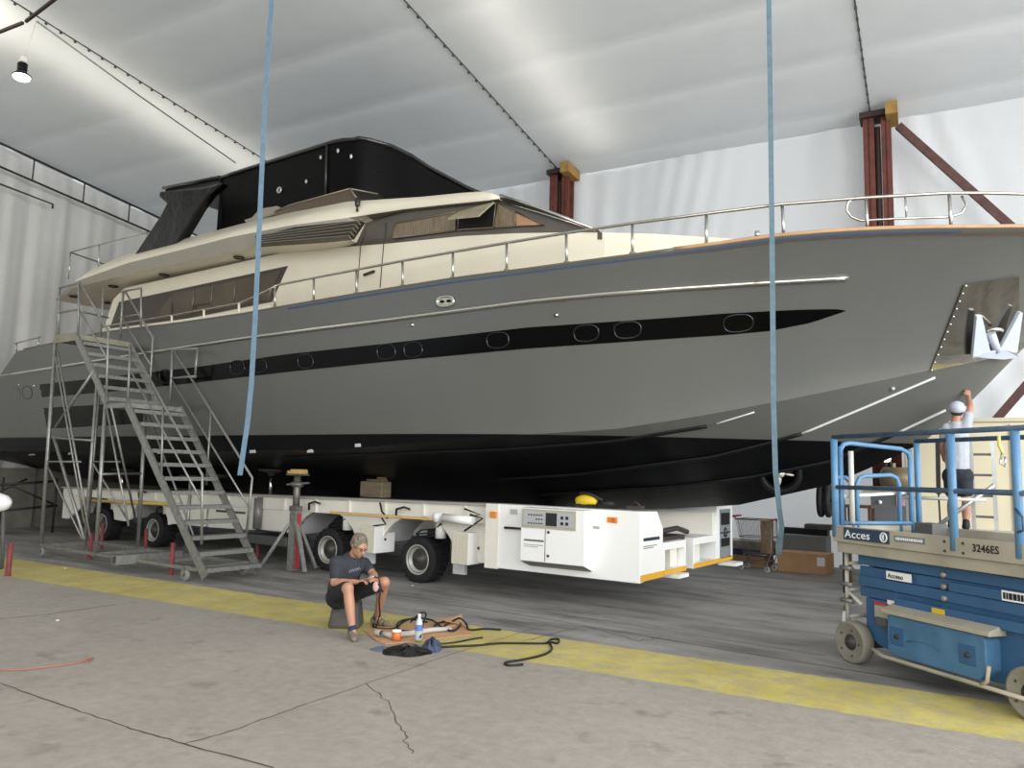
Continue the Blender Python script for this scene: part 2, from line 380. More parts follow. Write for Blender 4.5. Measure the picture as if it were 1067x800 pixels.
# ================================================================== YACHT
YC = 11.6
XT = 1.55                       # bow tip
def hb_s(X):
    u = min(1, max(0, (X + 8) / (XT + 8))); a = 3.3 * max(0, 1 - u ** 3.15) ** .9
    return a - .12 * max(0, (-14 - X) / 7) ** 2
def hb_c(X):
    u = min(1, max(0, (X + 8.5) / 8.6)); return 3.12 * (1 - u ** 1.9) - .12 * max(0, (-14 - X) / 7) ** 2
def solve(pxs, hb, inset=0.):
    out = []
    for (x, y) in pxs:
        X = -5.
        for _ in range(60):
            p = at(x, y, Y=YC - hb(X) + inset); X = .6 * X + .4 * p[0]
        out.append((X, p[2]))
    out.sort(); return np.array(out)
SHp = solve([(12, 367), (60, 357), (106, 347), (180, 338), (250, 328), (300, 319), (371, 307), (472, 291), (550, 281), (606, 273.5), (656, 267), (744, 255.5), (802, 247.5), (850, 243), (899, 240), (960, 238), (1030, 237.5), (1067, 237)], hb_s)
CHp = solve([(640, 447), (700, 438), (740, 431.5), (817, 417), (900, 400), (970, 385.5), (1020, 376)], hb_c)
STp = np.array([tuple(at(x, y, Y=YC)[[0, 2]]) for x, y in [(640, 530), (700, 530), (770, 526), (820, 515), (865, 505), (910, 486), (960, 462), (1000, 430), (1035, 395), (1067, 362)]])
zs0 = SHp[-1, 1]
STp = np.vstack([[(-23, 1.45), (-18, 1.16), (-12, 1.12), (-8, 1.15)], STp, [(.55, 4.05), (1.1, zs0 - .25), (XT, zs0 + .03)]])
def z_s(X): return float(np.interp(X, np.append(SHp[:, 0], XT), np.append(SHp[:, 1], zs0 + .03)))
def z_k(X): return float(np.interp(X, STp[:, 0], STp[:, 1]))
CHX = .12
CHx = np.concatenate([[-23, -14, -9], CHp[:, 0], [CHX]]); CHz = np.concatenate([[1.95, 1.98, 2.05], CHp[:, 1], [z_k(CHX)]])
def z_c(X): return max(z_k(X), float(np.interp(X, CHx, CHz)) if X < CHX else z_k(X))
def halfb(X, Z):
    zs, zc, zk = z_s(X), z_c(X), z_k(X); c = hb_c(X) if X < CHX - .02 else 0.
    if Z >= zc:
        t = min(1, (Z - zc) / max(zs - zc, 1e-3)); e = 1.15 + .25 * min(1, max(0, (X + 7) / 6))
        bulge = .10 * math.sin(math.pi * t) * min(1, max(0, (-X - 3) / 5))
        return c + (hb_s(X) - c) * t ** e + bulge
    if Z <= zk: return 0.
    t = (Z - zk) / max(zc - zk, 1e-3)
    return c * t ** .92
def hit(px, py, off=0.):
    """point on the starboard hull skin"""
    d = ray(px, py); t0, t1 = 6.5 / d[1], 11.58 / d[1]; f = lambda t: (C0 + d * t)[1] - (YC - halfb((C0 + d * t)[0], (C0 + d * t)[2]))
    n = 60; prev = t0
    for i in range(1, n + 1):
        t = t0 + (t1 - t0) * i / n
        if f(t) > 0:
            a, b = prev, t
            for _ in range(30):
                m_ = (a + b) / 2
                if f(m_) > 0: b = m_
                else: a = m_
            p = C0 + d * b; break
        prev = t
    else: p = C0 + d * t1
    return p + hnorm(p) * off
def hnorm(p):
    X, Z = p[0], p[2]; e = .03
    gx = (halfb(X + e, Z) - halfb(X - e, Z)) / (2 * e); gz = (halfb(X, Z + e) - halfb(X, Z - e)) / (2 * e)
    return nrm(np.array([-gx, -1, -gz]))
def pl(px, line):
    xs = [q[0] for q in line]; return float(np.interp(px, xs, [q[1] for q in line]))
def patch(name, top, bot, mat, parent, nx=40, ny=6, off=.008, xs=None, frame=False):
    x0, x1 = min(top[0][0], bot[0][0]), max(top[-1][0], bot[-1][0])
    rows = []
    for i in range(nx + 1):
        s_ = i / nx
        tx = top[0][0] + (top[-1][0] - top[0][0]) * s_; bx = bot[0][0] + (bot[-1][0] - bot[0][0]) * s_
        ty = pl(tx, top); by = pl(bx, bot)
        rows.append([hit(tx + (bx - tx) * j / ny, ty + (by - ty) * j / ny, off) for j in range(ny + 1)])
    m = MB(); m.grid(rows); back = [[q + np.array([0, off * .9, 0]) for q in r] for r in rows]
    return m.build(name, mat, parent, fix=False)
# materials: grey topside above the waterline height, black antifouling below it (painted at one level)
hm = bpy.data.materials.new('hull_paint'); hm.use_nodes = True; nt = hm.node_tree; N = nt.nodes; L = nt.links; B = N['Principled BSDF']
tc = N.new('ShaderNodeTexCoord'); sep = N.new('ShaderNodeSeparateXYZ'); L.new(tc.outputs['Object'], sep.inputs[0])
YB = at(870, 451, Y=9.6)
fz = math_('GREATER_THAN', sep.outputs[2], 2.29)
grey = ramp_(noise_(.35, 3), [(.3, lin((88, 89, 86))), (.7, lin((94, 95, 92)))])
L.new(mix_(fz, lin((7, 8, 11)), grey), B.inputs['Base Color'])
L.new(math_('MULTIPLY_ADD', fz, -.06, .40), B.inputs['Roughness']); L.new(math_('MULTIPLY_ADD', fz, .3, .15), B.inputs['Specular IOR Level']); B.inputs['Metallic'].default_value = .0
L.new(math_('MULTIPLY', fz, .2), B.inputs['Coat Weight']); B.inputs['Coat Roughness'].default_value = .12
bp = N.new('ShaderNodeBump'); bp.inputs['Strength'].default_value = .06; bp.inputs['Distance'].default_value = .05; L.new(noise_(3, 3), bp.inputs['Height']); L.new(bp.outputs[0], B.inputs['Normal'])
cream = pm('cream_gelcoat', (226, 219, 198), .35, 0, .03, 1.5, coat=.3)
fascia_m = pm('shaded_fascia_gelcoat', (150, 145, 132), .45, 0, .05, 2)  # cream fascia greyed in colour to stand for its under-facing shade
taupe = pm('dark_taupe_gelcoat', (84, 79, 70), .3, 0, .08, 3, coat=.4)
glossb = pm('gloss_black', (4, 4, 5), .2, 0, spec=.12)
glass = pm('tinted_glass', (74, 62, 44), .05, 0, .25, 1.2, spec=.5)
def wrinkled(name, col, rough, sc, st):
    m = pm(name, col, rough, 0, .1, 2, st, sc, coat=.3); return m
wrap = wrinkled('black_plastic_wrap', (5, 5, 5), .10, 2.4, .9)
wrap.node_tree.nodes['Principled BSDF'].inputs['Coat Weight'].default_value = 0; wrap.node_tree.nodes['Principled BSDF'].inputs['Specular IOR Level'].default_value = .4
yacht = thing('motor_yacht', (-9, YC, 0), 'dark grey motor yacht with cream deckhouse and black flybridge top, propped up indoors', 'yacht')
m = MB()
XS = sorted(list(np.linspace(-20.2, -8, 32)) + list(np.linspace(-7.7, XT, 52)) + [CHX])
def side(sg):
    rows = []
    for X in XS:
        zs, zc, zk = z_s(X), z_c(X), z_k(X); r = []
        for k in range(19):
            z = zs + (zc - zs) * k / 18; r.append([X, YC - sg * halfb(X, z), z])
        for k in range(1, 13):
            z = zc + (zk - zc) * k / 12; r.append([X, YC - sg * halfb(X, z), z])
        s_ = max(0, (-17.5 - X) / 2.7)
        if s_: r = [[q[0] - s_ * min(zs - q[2], 2.6) * 1.25, q[1], q[2]] for q in r]
        rows.append(r)
    return rows
R1 = side(1); R2 = side(-1); [m.grid([r[a:b] for r in R_]) for R_ in (R1, R2) for a, b in ((0, 19), (18, 31))]
m.grid([[a, b] for a, b in zip(R1[0], R2[0])], False)
hull = m.build('hull', hm, yacht, fix=False)
# deck
m = MB(); m.grid([[(X, YC - hb_s(X) + .03, z_s(X) - .06), (X, YC, z_s(X) - .02), (X, YC + hb_s(X) - .03, z_s(X) - .06)] for X in XS if X < XT - .1], False)
m.build('deck', pm('teak_deck', (150, 118, 84), .7, 0, .15, 4, stretch=(.3, 8, 1)), yacht)
# cap rail and blue masking tape
teak = pm('teak', (176, 140, 104), .6, 0, .12, 5)
m = MB(); m.path([(X, YC - hb_s(X) + .02, z_s(X) + .022) for X in XS if X > -3.6], .026, 8); m.path([(X, YC + hb_s(X) - .02, z_s(X) + .012) for X in XS if X > -14], .03, 8); m.build('cap_rail', teak, yacht)
m = MB(); m.path([(X, YC - hb_s(X) + .02, z_s(X) + .012) for X in XS if -20 < X < -3.5], .026, 8); lab(m.build('cap_rail', pm('cap_grey', (92, 88, 80), .5), yacht), 'grey painted cap rail')
tp = [(300, 320.5), (371, 308.7), (472, 293), (550, 282.7), (656, 269.3), (744, 257.8), (802, 249.7), (850, 245.5), (899, 242.5), (1001, 240)]
lab(patch('masking_tape', tp, [(x, y + 1.9) for x, y in tp], pm('blue_tape', (58, 78, 110), .7), yacht, 60, 1, .006), 'blue masking tape along the deck edge')
# chrome rub rail
rub = [(2, 391.5), (120, 373), (250, 353), (400, 334), (475, 324), (550, 314), (625, 306.5), (700, 300.5), (790, 294.5), (883, 289)]
m = MB(); m.path([hit(x, pl(x, rub), .015) for x in np.linspace(2, 883, 60)], .03, 10); m.build('rub_rail', chrome, yacht)
# black window band on the hull
top = [(0, 405), (110, 393), (200, 383), (299, 369), (400, 358.2), (550, 341), (700, 330.7), (753, 326.5), (830, 322.5), (870, 321.6), (881, 323.2)]
bot = [(0, 417.5), (110, 408.5), (200, 399), (299, 387.5), (400, 377), (550, 363), (700, 352.6), (760, 348.5), (802, 344.5), (845, 336), (881, 323.8)]
lab(patch('window_band', top, bot, glossb, yacht, 90, 3, .008), 'gloss black stripe carrying the portholes')
patch('stern_black_patch', [(0, 428), (60, 424), (150, 419)], [(0, 446), (60, 446), (150, 441)], glossb, yacht, 14, 3, .008)  # gloss black patch laid on the hull side near the stern
# portholes
def ring_pts(px, py, rx, ry, off, n=20, rot=-.1, pw=2.6):
    out = []
    for k in range(n):
        t = 2 * math.pi * k / n; c_, s_ = math.cos(t), math.sin(t)
        x = math.copysign(abs(c_) ** (2 / pw), c_) * rx; y = math.copysign(abs(s_) ** (2 / pw), s_) * ry
        out.append(hit(px + x * math.cos(rot) - y * math.sin(rot), py + x * math.sin(rot) + y * math.cos(rot), off))
    return out
for (x, y, rx) in [(17, 410.5, 5), (29, 409, 5), (173, 392, 6), (248, 383, 7.5), (271, 381, 7.5), (319, 376.5, 8), (403, 366.5, 9.5), (431, 364.5, 9.5), (519, 354.5, 11.5), (611, 347, 13), (654, 343.5, 14), (769, 336.5, 15.5)]:
    ry = 6.4 + (x / 769) * 2.6
    m = MB(); m.path(ring_pts(x, y, rx, ry, .010), .012, 8, closed=True); fr = m.build('porthole', pm('porthole_frame', (58, 60, 62), .25, .9), yacht)
    g = MB(); p = ring_pts(x, y, rx * .96, ry * .96, .004); c = hit(x, y, -.0); g.grid([p, [q * .5 + c * .5 for q in p], [c] * len(p)], True, True)
    g.build('porthole_glass', pm('porthole_glass', (14, 15, 17), .05, 0, coat=.5), fr)
for (x, y) in [(430, 338.5), (580, 328), (36, 402), (20, 401), (930, 404.5)]:
    m = MB(); p = hit(x, y, 0); m.lathe(p, hnorm(p), [(-.02, .025), (.02, .03), (.035, 0)], 10); m.build('skin_fitting', chrome, yacht)
for (x, y) in [(31, 473), (72, 472), (206, 471), (165, 471), (261, 470), (321, 469.5), (371, 464)]:
    m = MB(); p = hit(x, y, .01); q = hit(x + 5, y - .4, .01); m.beam(p, q, .03, .05); m.build('anode', pm('zinc_anode', (190, 190, 190), .5), yacht)
# fairlead on the topside
m = MB(); m.path(ring_pts(465, 314, 8.6, 5, .02, 18, -.12), .02, 8, closed=True); fr = m.build('fairlead', chrome, yacht)
g = MB(); p = ring_pts(465, 314, 8.3, 4.7, .012, 18, -.12); g.grid([p, [hit(465, 314, .012)] * 18], True, True); g.build('fairlead_plate', pm('brushed_stainless', (196, 192, 178), .35, .8), fr)
for dx in (-3.6, 3.4):
    g = MB(); p = ring_pts(465 + dx, 314 - dx * .1, 2.3, 1.5, .024, 12, -.12); g.grid([p, [hit(465 + dx, 314, .024)] * 12], True, True); g.build('fairlead_opening', glossb, fr)
# spray rails on the bow bottom
rail_light = pm('spray_rail_lit_edge', (196, 198, 196), .4)  # pale colour paints in the light caught by the rail edges
strA = [(520, 499), (600, 494), (740, 476), (790, 464), (838, 450.5), (906, 422), (974, 393)]
strB = [(560, 515), (700, 507), (780, 497), (862, 481), (931, 452.5), (985, 427)]
strC = [(300, 476), (520, 468), (640, 459), (740, 443), (786, 429)]
for S_, x1 in ((strA, 838), (strB, 931), (strC, 740)):
    m = MB(); xs = np.linspace(S_[0][0], S_[-1][0], 50); P = [hit(x, pl(x, S_), 0) for x in xs]
    m.path([p + hnorm(p) * .004 for p, x in zip(P, xs) if x <= x1 + 3], .03, 6)
    o = m.build('spray_rail', pm('black_antifouling', (12, 13, 16), .5, spec=.2), yacht)
    m = MB(); m.path([p + hnorm(p) * .006 for p, x in zip(P, xs) if x >= x1 - 3], [.017 if x1 != 740 else .010] * len([1 for x in xs if x >= x1 - 3]), 6)
    lab(m.build('spray_rail', rail_light, yacht), 'spray rail edge coloured pale as if catching light')
# bow thruster tunnel
p = hit(813, 493, 0); nn = hnorm(p); nb = nrm(np.array([.25, -1, -.15]))
m = MB(); m.lathe(p + nb * -.35, nb, [(0, 0), (0, .2), (.35, .215), (.39, .27), (.33, .30), (.30, .22), (.02, .19)], 28); th = m.build('thruster_tunnel', pm('black_antifouling', (12, 13, 16), .5, spec=.2), yacht)
m = MB(); m.lathe(p + nb * -.10, nb, [(0, 0), (0, .07), (.12, .06), (.16, 0)], 14)
for k in range(4):
    t = k * math.pi / 2 + .6; a = Vector(nb).orthogonal().normalized(); b = Vector(nb).cross(a)
    q = Vector(p + nb * -.04) + (a * math.cos(t) + b * math.sin(t)) * .12
    m.ell(q, (.055, .02, .07), 8, 6, (a * math.cos(t) + b * math.sin(t)).to_track_quat('Z', 'Y').to_matrix())
m.build('thruster_propeller', pm('white_bronze', (220, 218, 205), .35, .3), th)
# anchor pocket plate and anchor
plate = patch('anchor_plate', [(1004, 295.5), (1061, 287.5)], [(968.5, 386), (1061, 367)], pm('mirror_stainless', (150, 146, 136), .08, 1, .3, .9, .35, .8), yacht, 16, 12, .02)
for t_ in np.linspace(0, 1, 12):
    m = MB(); p = hit(1004 + (968.5 - 1004) * t_ + 1.5, 297 + 88 * t_, .02); m.lathe(p, hnorm(p), [(0, .014), (.01, .014), (.013, 0)], 8); m.build('plate_bolt', chrome, plate)
blue = pm('galvanised_white', (198, 206, 220), .4, .1)
def hp_(x, y, o): return hit(min(x, 1058), y, o)
anc = None
def blade(pts, o0):
    m = MB(); P = [hp_(x, y, o) for x, y, o in pts]; m.prism(P, hnorm(P[0]) * .05); return m
m = blade([(1012, 324.5, .07), (1017, 324.5, .07), (1027, 369, .07), (1008, 369.5, .06)], 0); anc = m.build('anchor', blue, yacht, bevel=.006)
m = blade([(1055, 320.5, .08), (1059, 321, .08), (1052, 363, .08), (1035, 361, .07)], 0); m.build('fluke', blue, anc, bevel=.006)
m = blade([(1008, 369, .08), (1020, 364, .10), (1037, 360, .11), (1050, 364, .10), (1055, 368.5, .08), (1040, 371.5, .06), (1021, 372, .06)], 0); m.build('crown', blue, anc, bevel=.008)
m = MB(); m.path([hp_(1026, 343, .11), hp_(1032, 364, .12)], [.05, .045], 8); m.build('shank', blue, anc)
m = MB(); m.path([hp_(1022 + 7 * (1 - math.cos(t)), 342 - 6 * math.sin(t), .10 + .1 * math.sin(t)) for t in np.linspace(0, math.pi, 9)], .022, 8); m.build('shackle', chrome, anc)
# ---------------- superstructure
def ring_loft(rows, mat, name, parent=yacht, closed_ends=True, smooth=False):
    m = MB(); m.grid(rows, smooth, True)
    if closed_ends: m.add(rows[0], [tuple(range(len(rows[0])))[::-1]]); m.add(rows[-1], [tuple(range(len(rows[0])))])
    return m.build(name, mat, parent)
def wl(pxs, Y):    # polyline of (px,py[,Y]) -> arrays
    P = np.array([at(q[0], q[1], Y=(q[2] if len(q) > 2 else Y)) for q in pxs]); return P[P[:, 0].argsort()]
def itp(P, X, k): return float(np.interp(X, P[:, 0], P[:, k]))
HT = wl([(118, 312), (130, 300), (300, 262), (402, 254), (480, 246), (536, 243), (592, 242, 8.92), (630, 242.2, 9.05), (680, 243.5, 9.3), (720, 246, 9.55), (768, 249, 9.8)], 8.9)
BT = wl([(107, 346), (118, 312)], 8.9)
def sec(X, Y, z0, z1): return [(X, Y, z0), (X, Y, z1), (X, 2 * YC - Y, z1), (X, 2 * YC - Y, z0)]
zb = 4.25; rows = []
Xh = sorted(set([round(x, 3) for x in np.linspace(HT[1, 0], HT[-1, 0], 46)] + [float(x) for x in HT[:, 0]]))
XA = float(at(107, 346, Y=8.9)[0])
rows.append(sec(XA, 8.9, zb, float(at(107, 346, Y=8.9)[2])))
for X in Xh: rows.append(sec(X, itp(HT, X, 1), zb, itp(HT, X, 2)))
ring_loft(rows, cream, 'deckhouse')
# fly deck with overhang
def fy_(x): return 8.78 + .13 * min(1, max(0, (x - 325) / 55))
C_ = wl([(x, y, fy_(x)) for x, y in [(66, 294), (72, 291), (133, 264), (180, 252), (250, 233.5), (300, 222), (362, 210), (440, 205), (485, 200.5), (503, 199.5), (514, 201.5), (521, 204.5)]], 8.78)
def fy(x, a, b): return a + (b - a) * min(1, max(0, (x - 325) / 55))
F_ = wl([(x, y, fy(x, 8.42, 8.86)) for x, y in [(52, 304), (61, 299.5), (133, 274), (190, 260), (240, 247), (307, 234), (362, 227), (420, 218), (470, 212.5), (511, 208.5), (521, 207)]], 8.42)
L_ = wl([(x, y, fy(x, 8.46, 8.88)) for x, y in [(44, 310), (80, 298.8), (120, 289), (262, 258), (300, 255.5), (345, 252.5), (366, 249), (378, 230), (420, 219.5), (511, 209.8), (521, 208)]], 8.46)
Xf = np.linspace(L_[0, 0], F_[-1, 0] - .02, 70); rows = []
for X in Xf:
    ye = itp(F_, X, 1)
    tipf = min(1, max(0, (X - L_[0, 0]) / 1.5)); inn = .35 * (1 - tipf)
    zF = itp(F_, X, 2); zL = itp(L_, X, 2); zC = itp(C_, X, 2)
    if X < F_[0, 0]: zF = zL + (F_[0, 2] - itp(L_, F_[0, 0], 2)) * (X - L_[0, 0]) / (F_[0, 0] - L_[0, 0]) + .01
    if X < C_[0, 0]: zC = zF + .02 + (C_[0, 2] - itp(F_, C_[0, 0], 2)) * max(0, (X - L_[0, 0]) / (C_[0, 0] - L_[0, 0]))
    zC = max(zC, zF + .02); zF = max(zF, zL + .01)
    yc = itp(C_, X, 1) + inn; r = [(X, yc, zC), (X, ye + inn, zF), (X, itp(L_, X, 1) + inn, zL)]
    rows.append(r + [(x, 2 * YC - y, z) for x, y, z in r[::-1]])
m = MB(); n6 = 6
for k in range(6):
    m.m = {0: 0, 1: 1, 2: 0, 3: 1, 4: 0, 5: 0}[k]
    if k in (1, 2, 3):
        cut = next(i for i, r in enumerate(rows) if r[0][0] > float(at(366, 249, Y=8.5)[0]) - .05)
        m.grid([[r[k], r[(k + 1) % 6]] for r in rows[:cut + 1]], False); m.m = 2; m.grid([[r[k], r[(k + 1) % 6]] for r in rows[cut:]], False)
    else: m.grid([[r[k], r[(k + 1) % 6]] for r in rows], True)
m.m = 0; m.add(rows[0], [tuple(range(6))]); m.add(rows[-1], [tuple(range(6))])
m.build('flybridge_deck', [cream, fascia_m, taupe], yacht)
for (x, y) in [(249, 268), (171, 286), (118, 298), (77, 308.6), (110.5, 315)]:
    zz = float(np.interp(at(x, y, Z=5.6)[0], L_[:, 0], L_[:, 2])); p = at(x, y, Z=zz - .005)
    for _ in range(4): zz = float(np.interp(p[0], L_[:, 0], L_[:, 2])); p = at(x, y, Z=zz - .005)
    m = MB(); m.lathe(p, (0, 0, -1), [(0, .10), (.02, .105), (.025, .08), (.008, .07)], 20); dl = m.build('downlight', pm('dark_bronze', (52, 46, 38), .35, .6), yacht)
    m = MB(); m.lathe(p - [0, 0, .008], (0, 0, -1), [(0, .07), (.004, .07), (.005, 0)], 16); m.build('downlight_lens', pm('frosted_lens', (120, 112, 92), .3), dl)
# dark wheelhouse band and windscreen
def wp(pxs, Y, name, mat, parent, th=.02, bevel=0):
    m = MB(); m.prism([at(x, y, Y=Y) for x, y in pxs], (0, th, 0)); return m.build(name, mat, parent, bevel=bevel)
T_ = wl([(300, 240), (447, 214), (520, 204.5), (560, 216.5), (600, 230), (624, 240.5)], 8.94)
Xb = sorted(set(list(np.linspace(-11.6, T_[-1, 0] - .01, 40)) + [float(x) for x in T_[:, 0] if x > -11.6])); rows = []
for X in Xb:
    z1 = itp(T_, X, 2) if X > -8 else min(itp(T_, X, 2), itp(F_, X, 2)); z0 = itp(HT, X, 2) - .1
    rows.append(sec(X, 8.94 + (.0 if X < -6.5 else .05 * (X + 6.5)), z0, max(z1, z0 + .02)))
wh = ring_loft(rows, taupe, 'wheelhouse')
paper = pm('papered_window', (116, 102, 80), .35, 0, .35, 9, coat=.4, stretch=(6, 1, .6))
brown = pm('kraft_paper', (168, 128, 92), .6, 0, .1, 5, coat=.4)
Yw = 8.91
def pane(name, pxs, mat, frame=None, Y=Yw):
    o = wp(pxs, Y, name, mat, wh, .03)
    if frame: m = MB(); m.path([at(x, y, Y=Y - .004) for x, y in pxs], .014, 6, closed=True); m.build('window_frame', frame, o)
    return o
fbz = pm('bronze_frame', (120, 110, 94), .35, .5)
pane('side_window', [(410, 248), (412.5, 232.6), (475, 221), (474.5, 239.8)], paper, fbz)
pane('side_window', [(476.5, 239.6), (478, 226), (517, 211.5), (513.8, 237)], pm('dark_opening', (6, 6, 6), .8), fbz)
o = pane('side_window', [(515.5, 236.8), (519, 211.5), (536, 220), (537, 235.6)], paper, fbz, 8.93)
pane('side_window', [(537.4, 235.6), (536.4, 220.2), (566, 234.2)], brown, fbz, 8.95)
m = MB(); a1, a2 = at(478, 222, Y=8.9), at(515, 211.8, Y=8.9); b2, b1 = at(499, 226, Y=8.55), at(467, 229, Y=8.6); m.prism([a1, a2, b2, b1], (0, 0, .03)); lab(m.build('awning_sash', pm('aged_sash', (150, 142, 118), .5, 0, .2, 8), wh), 'window sash swung open outwards')
# seams of the side panels and door
for pxs in ([(382, 232), (376, 254.5), (372, 303)], [(402, 232), (400, 253), (396, 300)]):
    m = MB(); m.path([at(x, y, Y=8.895) for x, y in pxs[1:]], .008, 5); m.path([at(x, y, Y=8.925) for x, y in pxs[:2]], .008, 5); m.build('panel_seam', pm('seam_dark', (74, 70, 62), .7), yacht)
m = MB(); m.beam(at(379, 286.5, Y=8.87), at(390, 282.5, Y=8.87), .03, .035); m.build('door_handle', pm('black_handle', (30, 30, 28), .4), yacht)
# saloon window
sw = wp([(124, 314.5), (299.5, 277), (296, 284), (283, 314.2), (238, 323.2), (112, 348)], 8.885, 'saloon_window', pm('window_surround', (52, 45, 34), .35, coat=.1), yacht, .02)
wp([(180, 306.5), (293, 281.5), (290, 288), (279.5, 312), (237, 320.5), (160, 334.5), (164, 325)], 8.877, 'saloon_glass', glass, sw, .006)
for a_, b_ in (((246, 293), (243, 317)), ((203, 302), (199, 326)), ((222, 298), (219, 322))):
    m = MB(); m.path([at(*a_, Y=8.87), at(*b_, Y=8.87)], .012, 6); m.build('window_mullion', pm('mullion_grey', (120, 118, 108), .4, .4), sw)
# louvre on the fly deck side
lv = wp([(266, 247), (307, 236.5), (372, 229.5), (378, 231), (366, 248.5), (345, 251), (275, 255.5)], 8.40, 'air_louvre', pm('louvre_dark', (24, 24, 23), .5), yacht, .06)
for k in range(5):
    t_ = k / 4; x0_, y0_ = 268 + 2 * t_, 247.5 + 7.5 * t_; x1_, y1_ = 374 - 9 * t_, 232 + 15.5 * t_
    m = MB(); m.beam(at(x0_, y0_, Y=8.36), at(x1_, y1_, Y=8.36), .10, .022, (0, 1, -.5)); m.build('louvre_blade', pm('louvre_grey', (104, 100, 90), .4), lv)
# windscreen trims
for dy, r_, mt in ((0, .022, chrome), (3, .016, pm('trim_black', (30, 30, 28), .4)), (6, .012, chrome)):
    m = MB(); m.path([at(521, 203.5 + dy, Y=8.9), at(560, 216 + dy * .8, Y=8.9), (at(620, 239 + dy * .1, Y=8.9))], r_, 8); m.build('windscreen_trim', mt, wh)
m = MB(); m.path([at(590, 226.5, Y=9.2), at(612, 236.5, Y=9.2), at(626, 240, Y=9.2)], .018, 6); m.build('wiper_arm', chrome, wh)
# flybridge windscreen
plex = pm('brown_plexiglass', (86, 72, 56), .12, 0, .25, 10, coat=.5, stretch=(5, 1, 1))
A1 = [at(286, 221, Y=9.0), at(301.6, 214.4, Y=9.0), at(364, 197, Y=9.0), at(373, 209.5, Y=9.0), at(305, 223.5, Y=9.0), at(288, 227, Y=9.0)]
m = MB(); m.prism(A1, (0, .02, 0)); fw = m.build('flybridge_windscreen', plex, yacht)
m = MB(); m.prism([at(366, 197.5, Y=9.0), at(406, 205, Y=10.0), at(400, 210, Y=9.9), at(382, 210, Y=9.3), at(373, 209.5, Y=9.0)], (.02, .02, 0)); m.build('front_pane', pm('smoked_plexiglass', (40, 38, 34), .12, 0, coat=.5), fw)
m = MB(); m.path([at(286, 220.5, Y=8.99), at(301.6, 213.8, Y=8.99), at(364.5, 196.5, Y=8.99), at(406, 204.5, Y=9.99)], .014, 6); m.path([at(364.5, 196.5, Y=8.98), at(374, 209.5, Y=8.98)], .018, 6); m.build('screen_frame', pm('screen_frame', (150, 142, 122), .35, .5), fw)
m = MB(); c = at(372.5, 212.5, Y=8.75); m.lathe(c, (0, 0, 1), [(-.03, .04), (.05, .05), (.1, .04)], 12); m.path([c, c + [0, 0, -.13]], .02, 8); m.build('horn', pm('dark_metal', (60, 58, 54), .3, .8), yacht)
# seats seen over the coaming
m = MB(); P = [(270, 206), (281, 201.5), (307, 200), (314, 210), (300, 218), (272, 222)]; m.prism([at(x, y, Y=9.6) for x, y in P], (0, 1.2, 0)); m.build('helm_seat', pm('grey_vinyl', (84, 83, 82), .55, 0, .1, 3), yacht, bevel=.05)
m = MB(); P = [(253, 229), (262, 226), (270, 217), (288, 214), (292, 221), (268, 229), (258, 234)]; m.prism([at(x, y, Y=9.1) for x, y in P], (0, .3, 0)); m.build('flybridge_console', pm('pale_vinyl', (150, 145, 130), .4, 0, .1, 3), yacht, bevel=.03)
# hardtop
zt = float(at(362, 144, Y=9.2)[2])
fp = [at(362, 144, Y=9.2), at(374, 144.6, Z=zt), at(385, 146.5, Z=zt), at(407, 152.5, Z=zt), at(428, 162.5, Z=zt), at(447, 175, Z=zt), at(462, 187, Z=zt)]
fp[0] = np.array([fp[0][0] - .02, 9.22, zt])
Xaft = float(at(229, 182, Y=9.2)[0])
plan = [(Xaft, 9.22)] + [(x, 9.2) for x in np.linspace(Xaft + .4, fp[0][0] - .35, 10)] + [(fp[0][0] - .12, 9.24), (fp[0][0] + .05, 9.32)] + [(p[0], p[1]) for p in fp[1:]]
plan = [q for q in plan if q[1] < YC - .05]
plan += [(x, 2 * YC - y) for x, y in plan[::-1]]
rows = [[(x, y, zt - .0 - (zt - 6.15) * t_) for (x, y) in plan] for t_ in np.linspace(0, 1, 8)]
encl = pm('black_canvas', (7, 7, 7), .5, 0, .2, 3, .15, 6, spec=.1, stretch=(1, 1, 3))
m = MB(); m.grid(rows); m.build('flybridge_enclosure', encl, yacht, fix=False)
m = MB(); m.path([(x, y, zt + .015) for x, y in plan], .04, 8); m.build('enclosure_rim', pm('rim_black', (26, 26, 26), .25, 0, coat=.5), yacht)
zta = float(at(166, 199, Y=9.2)[2]); Xr = float(at(170, 198, Y=9.2)[0])
roofp = [(Xr, 9.25)] + plan + [(Xr, 2 * YC - 9.25)]
def rz(x): return zt + .02 + (zta - zt) * max(0, (Xaft - x)) / (Xaft - Xr)
m = MB(); n = len(roofp); m.add([(x, y, rz(x) + .03) for x, y in roofp] + [(x, y, rz(x) - .06) for x, y in roofp], [tuple(range(n)), tuple(range(n, 2 * n))[::-1]] + [(i, (i + 1) % n, n + (i + 1) % n, n + i) for i in range(n)]); m.build('hardtop', pm('hardtop_black', (9, 9, 9), .35, 0, spec=.2), yacht)
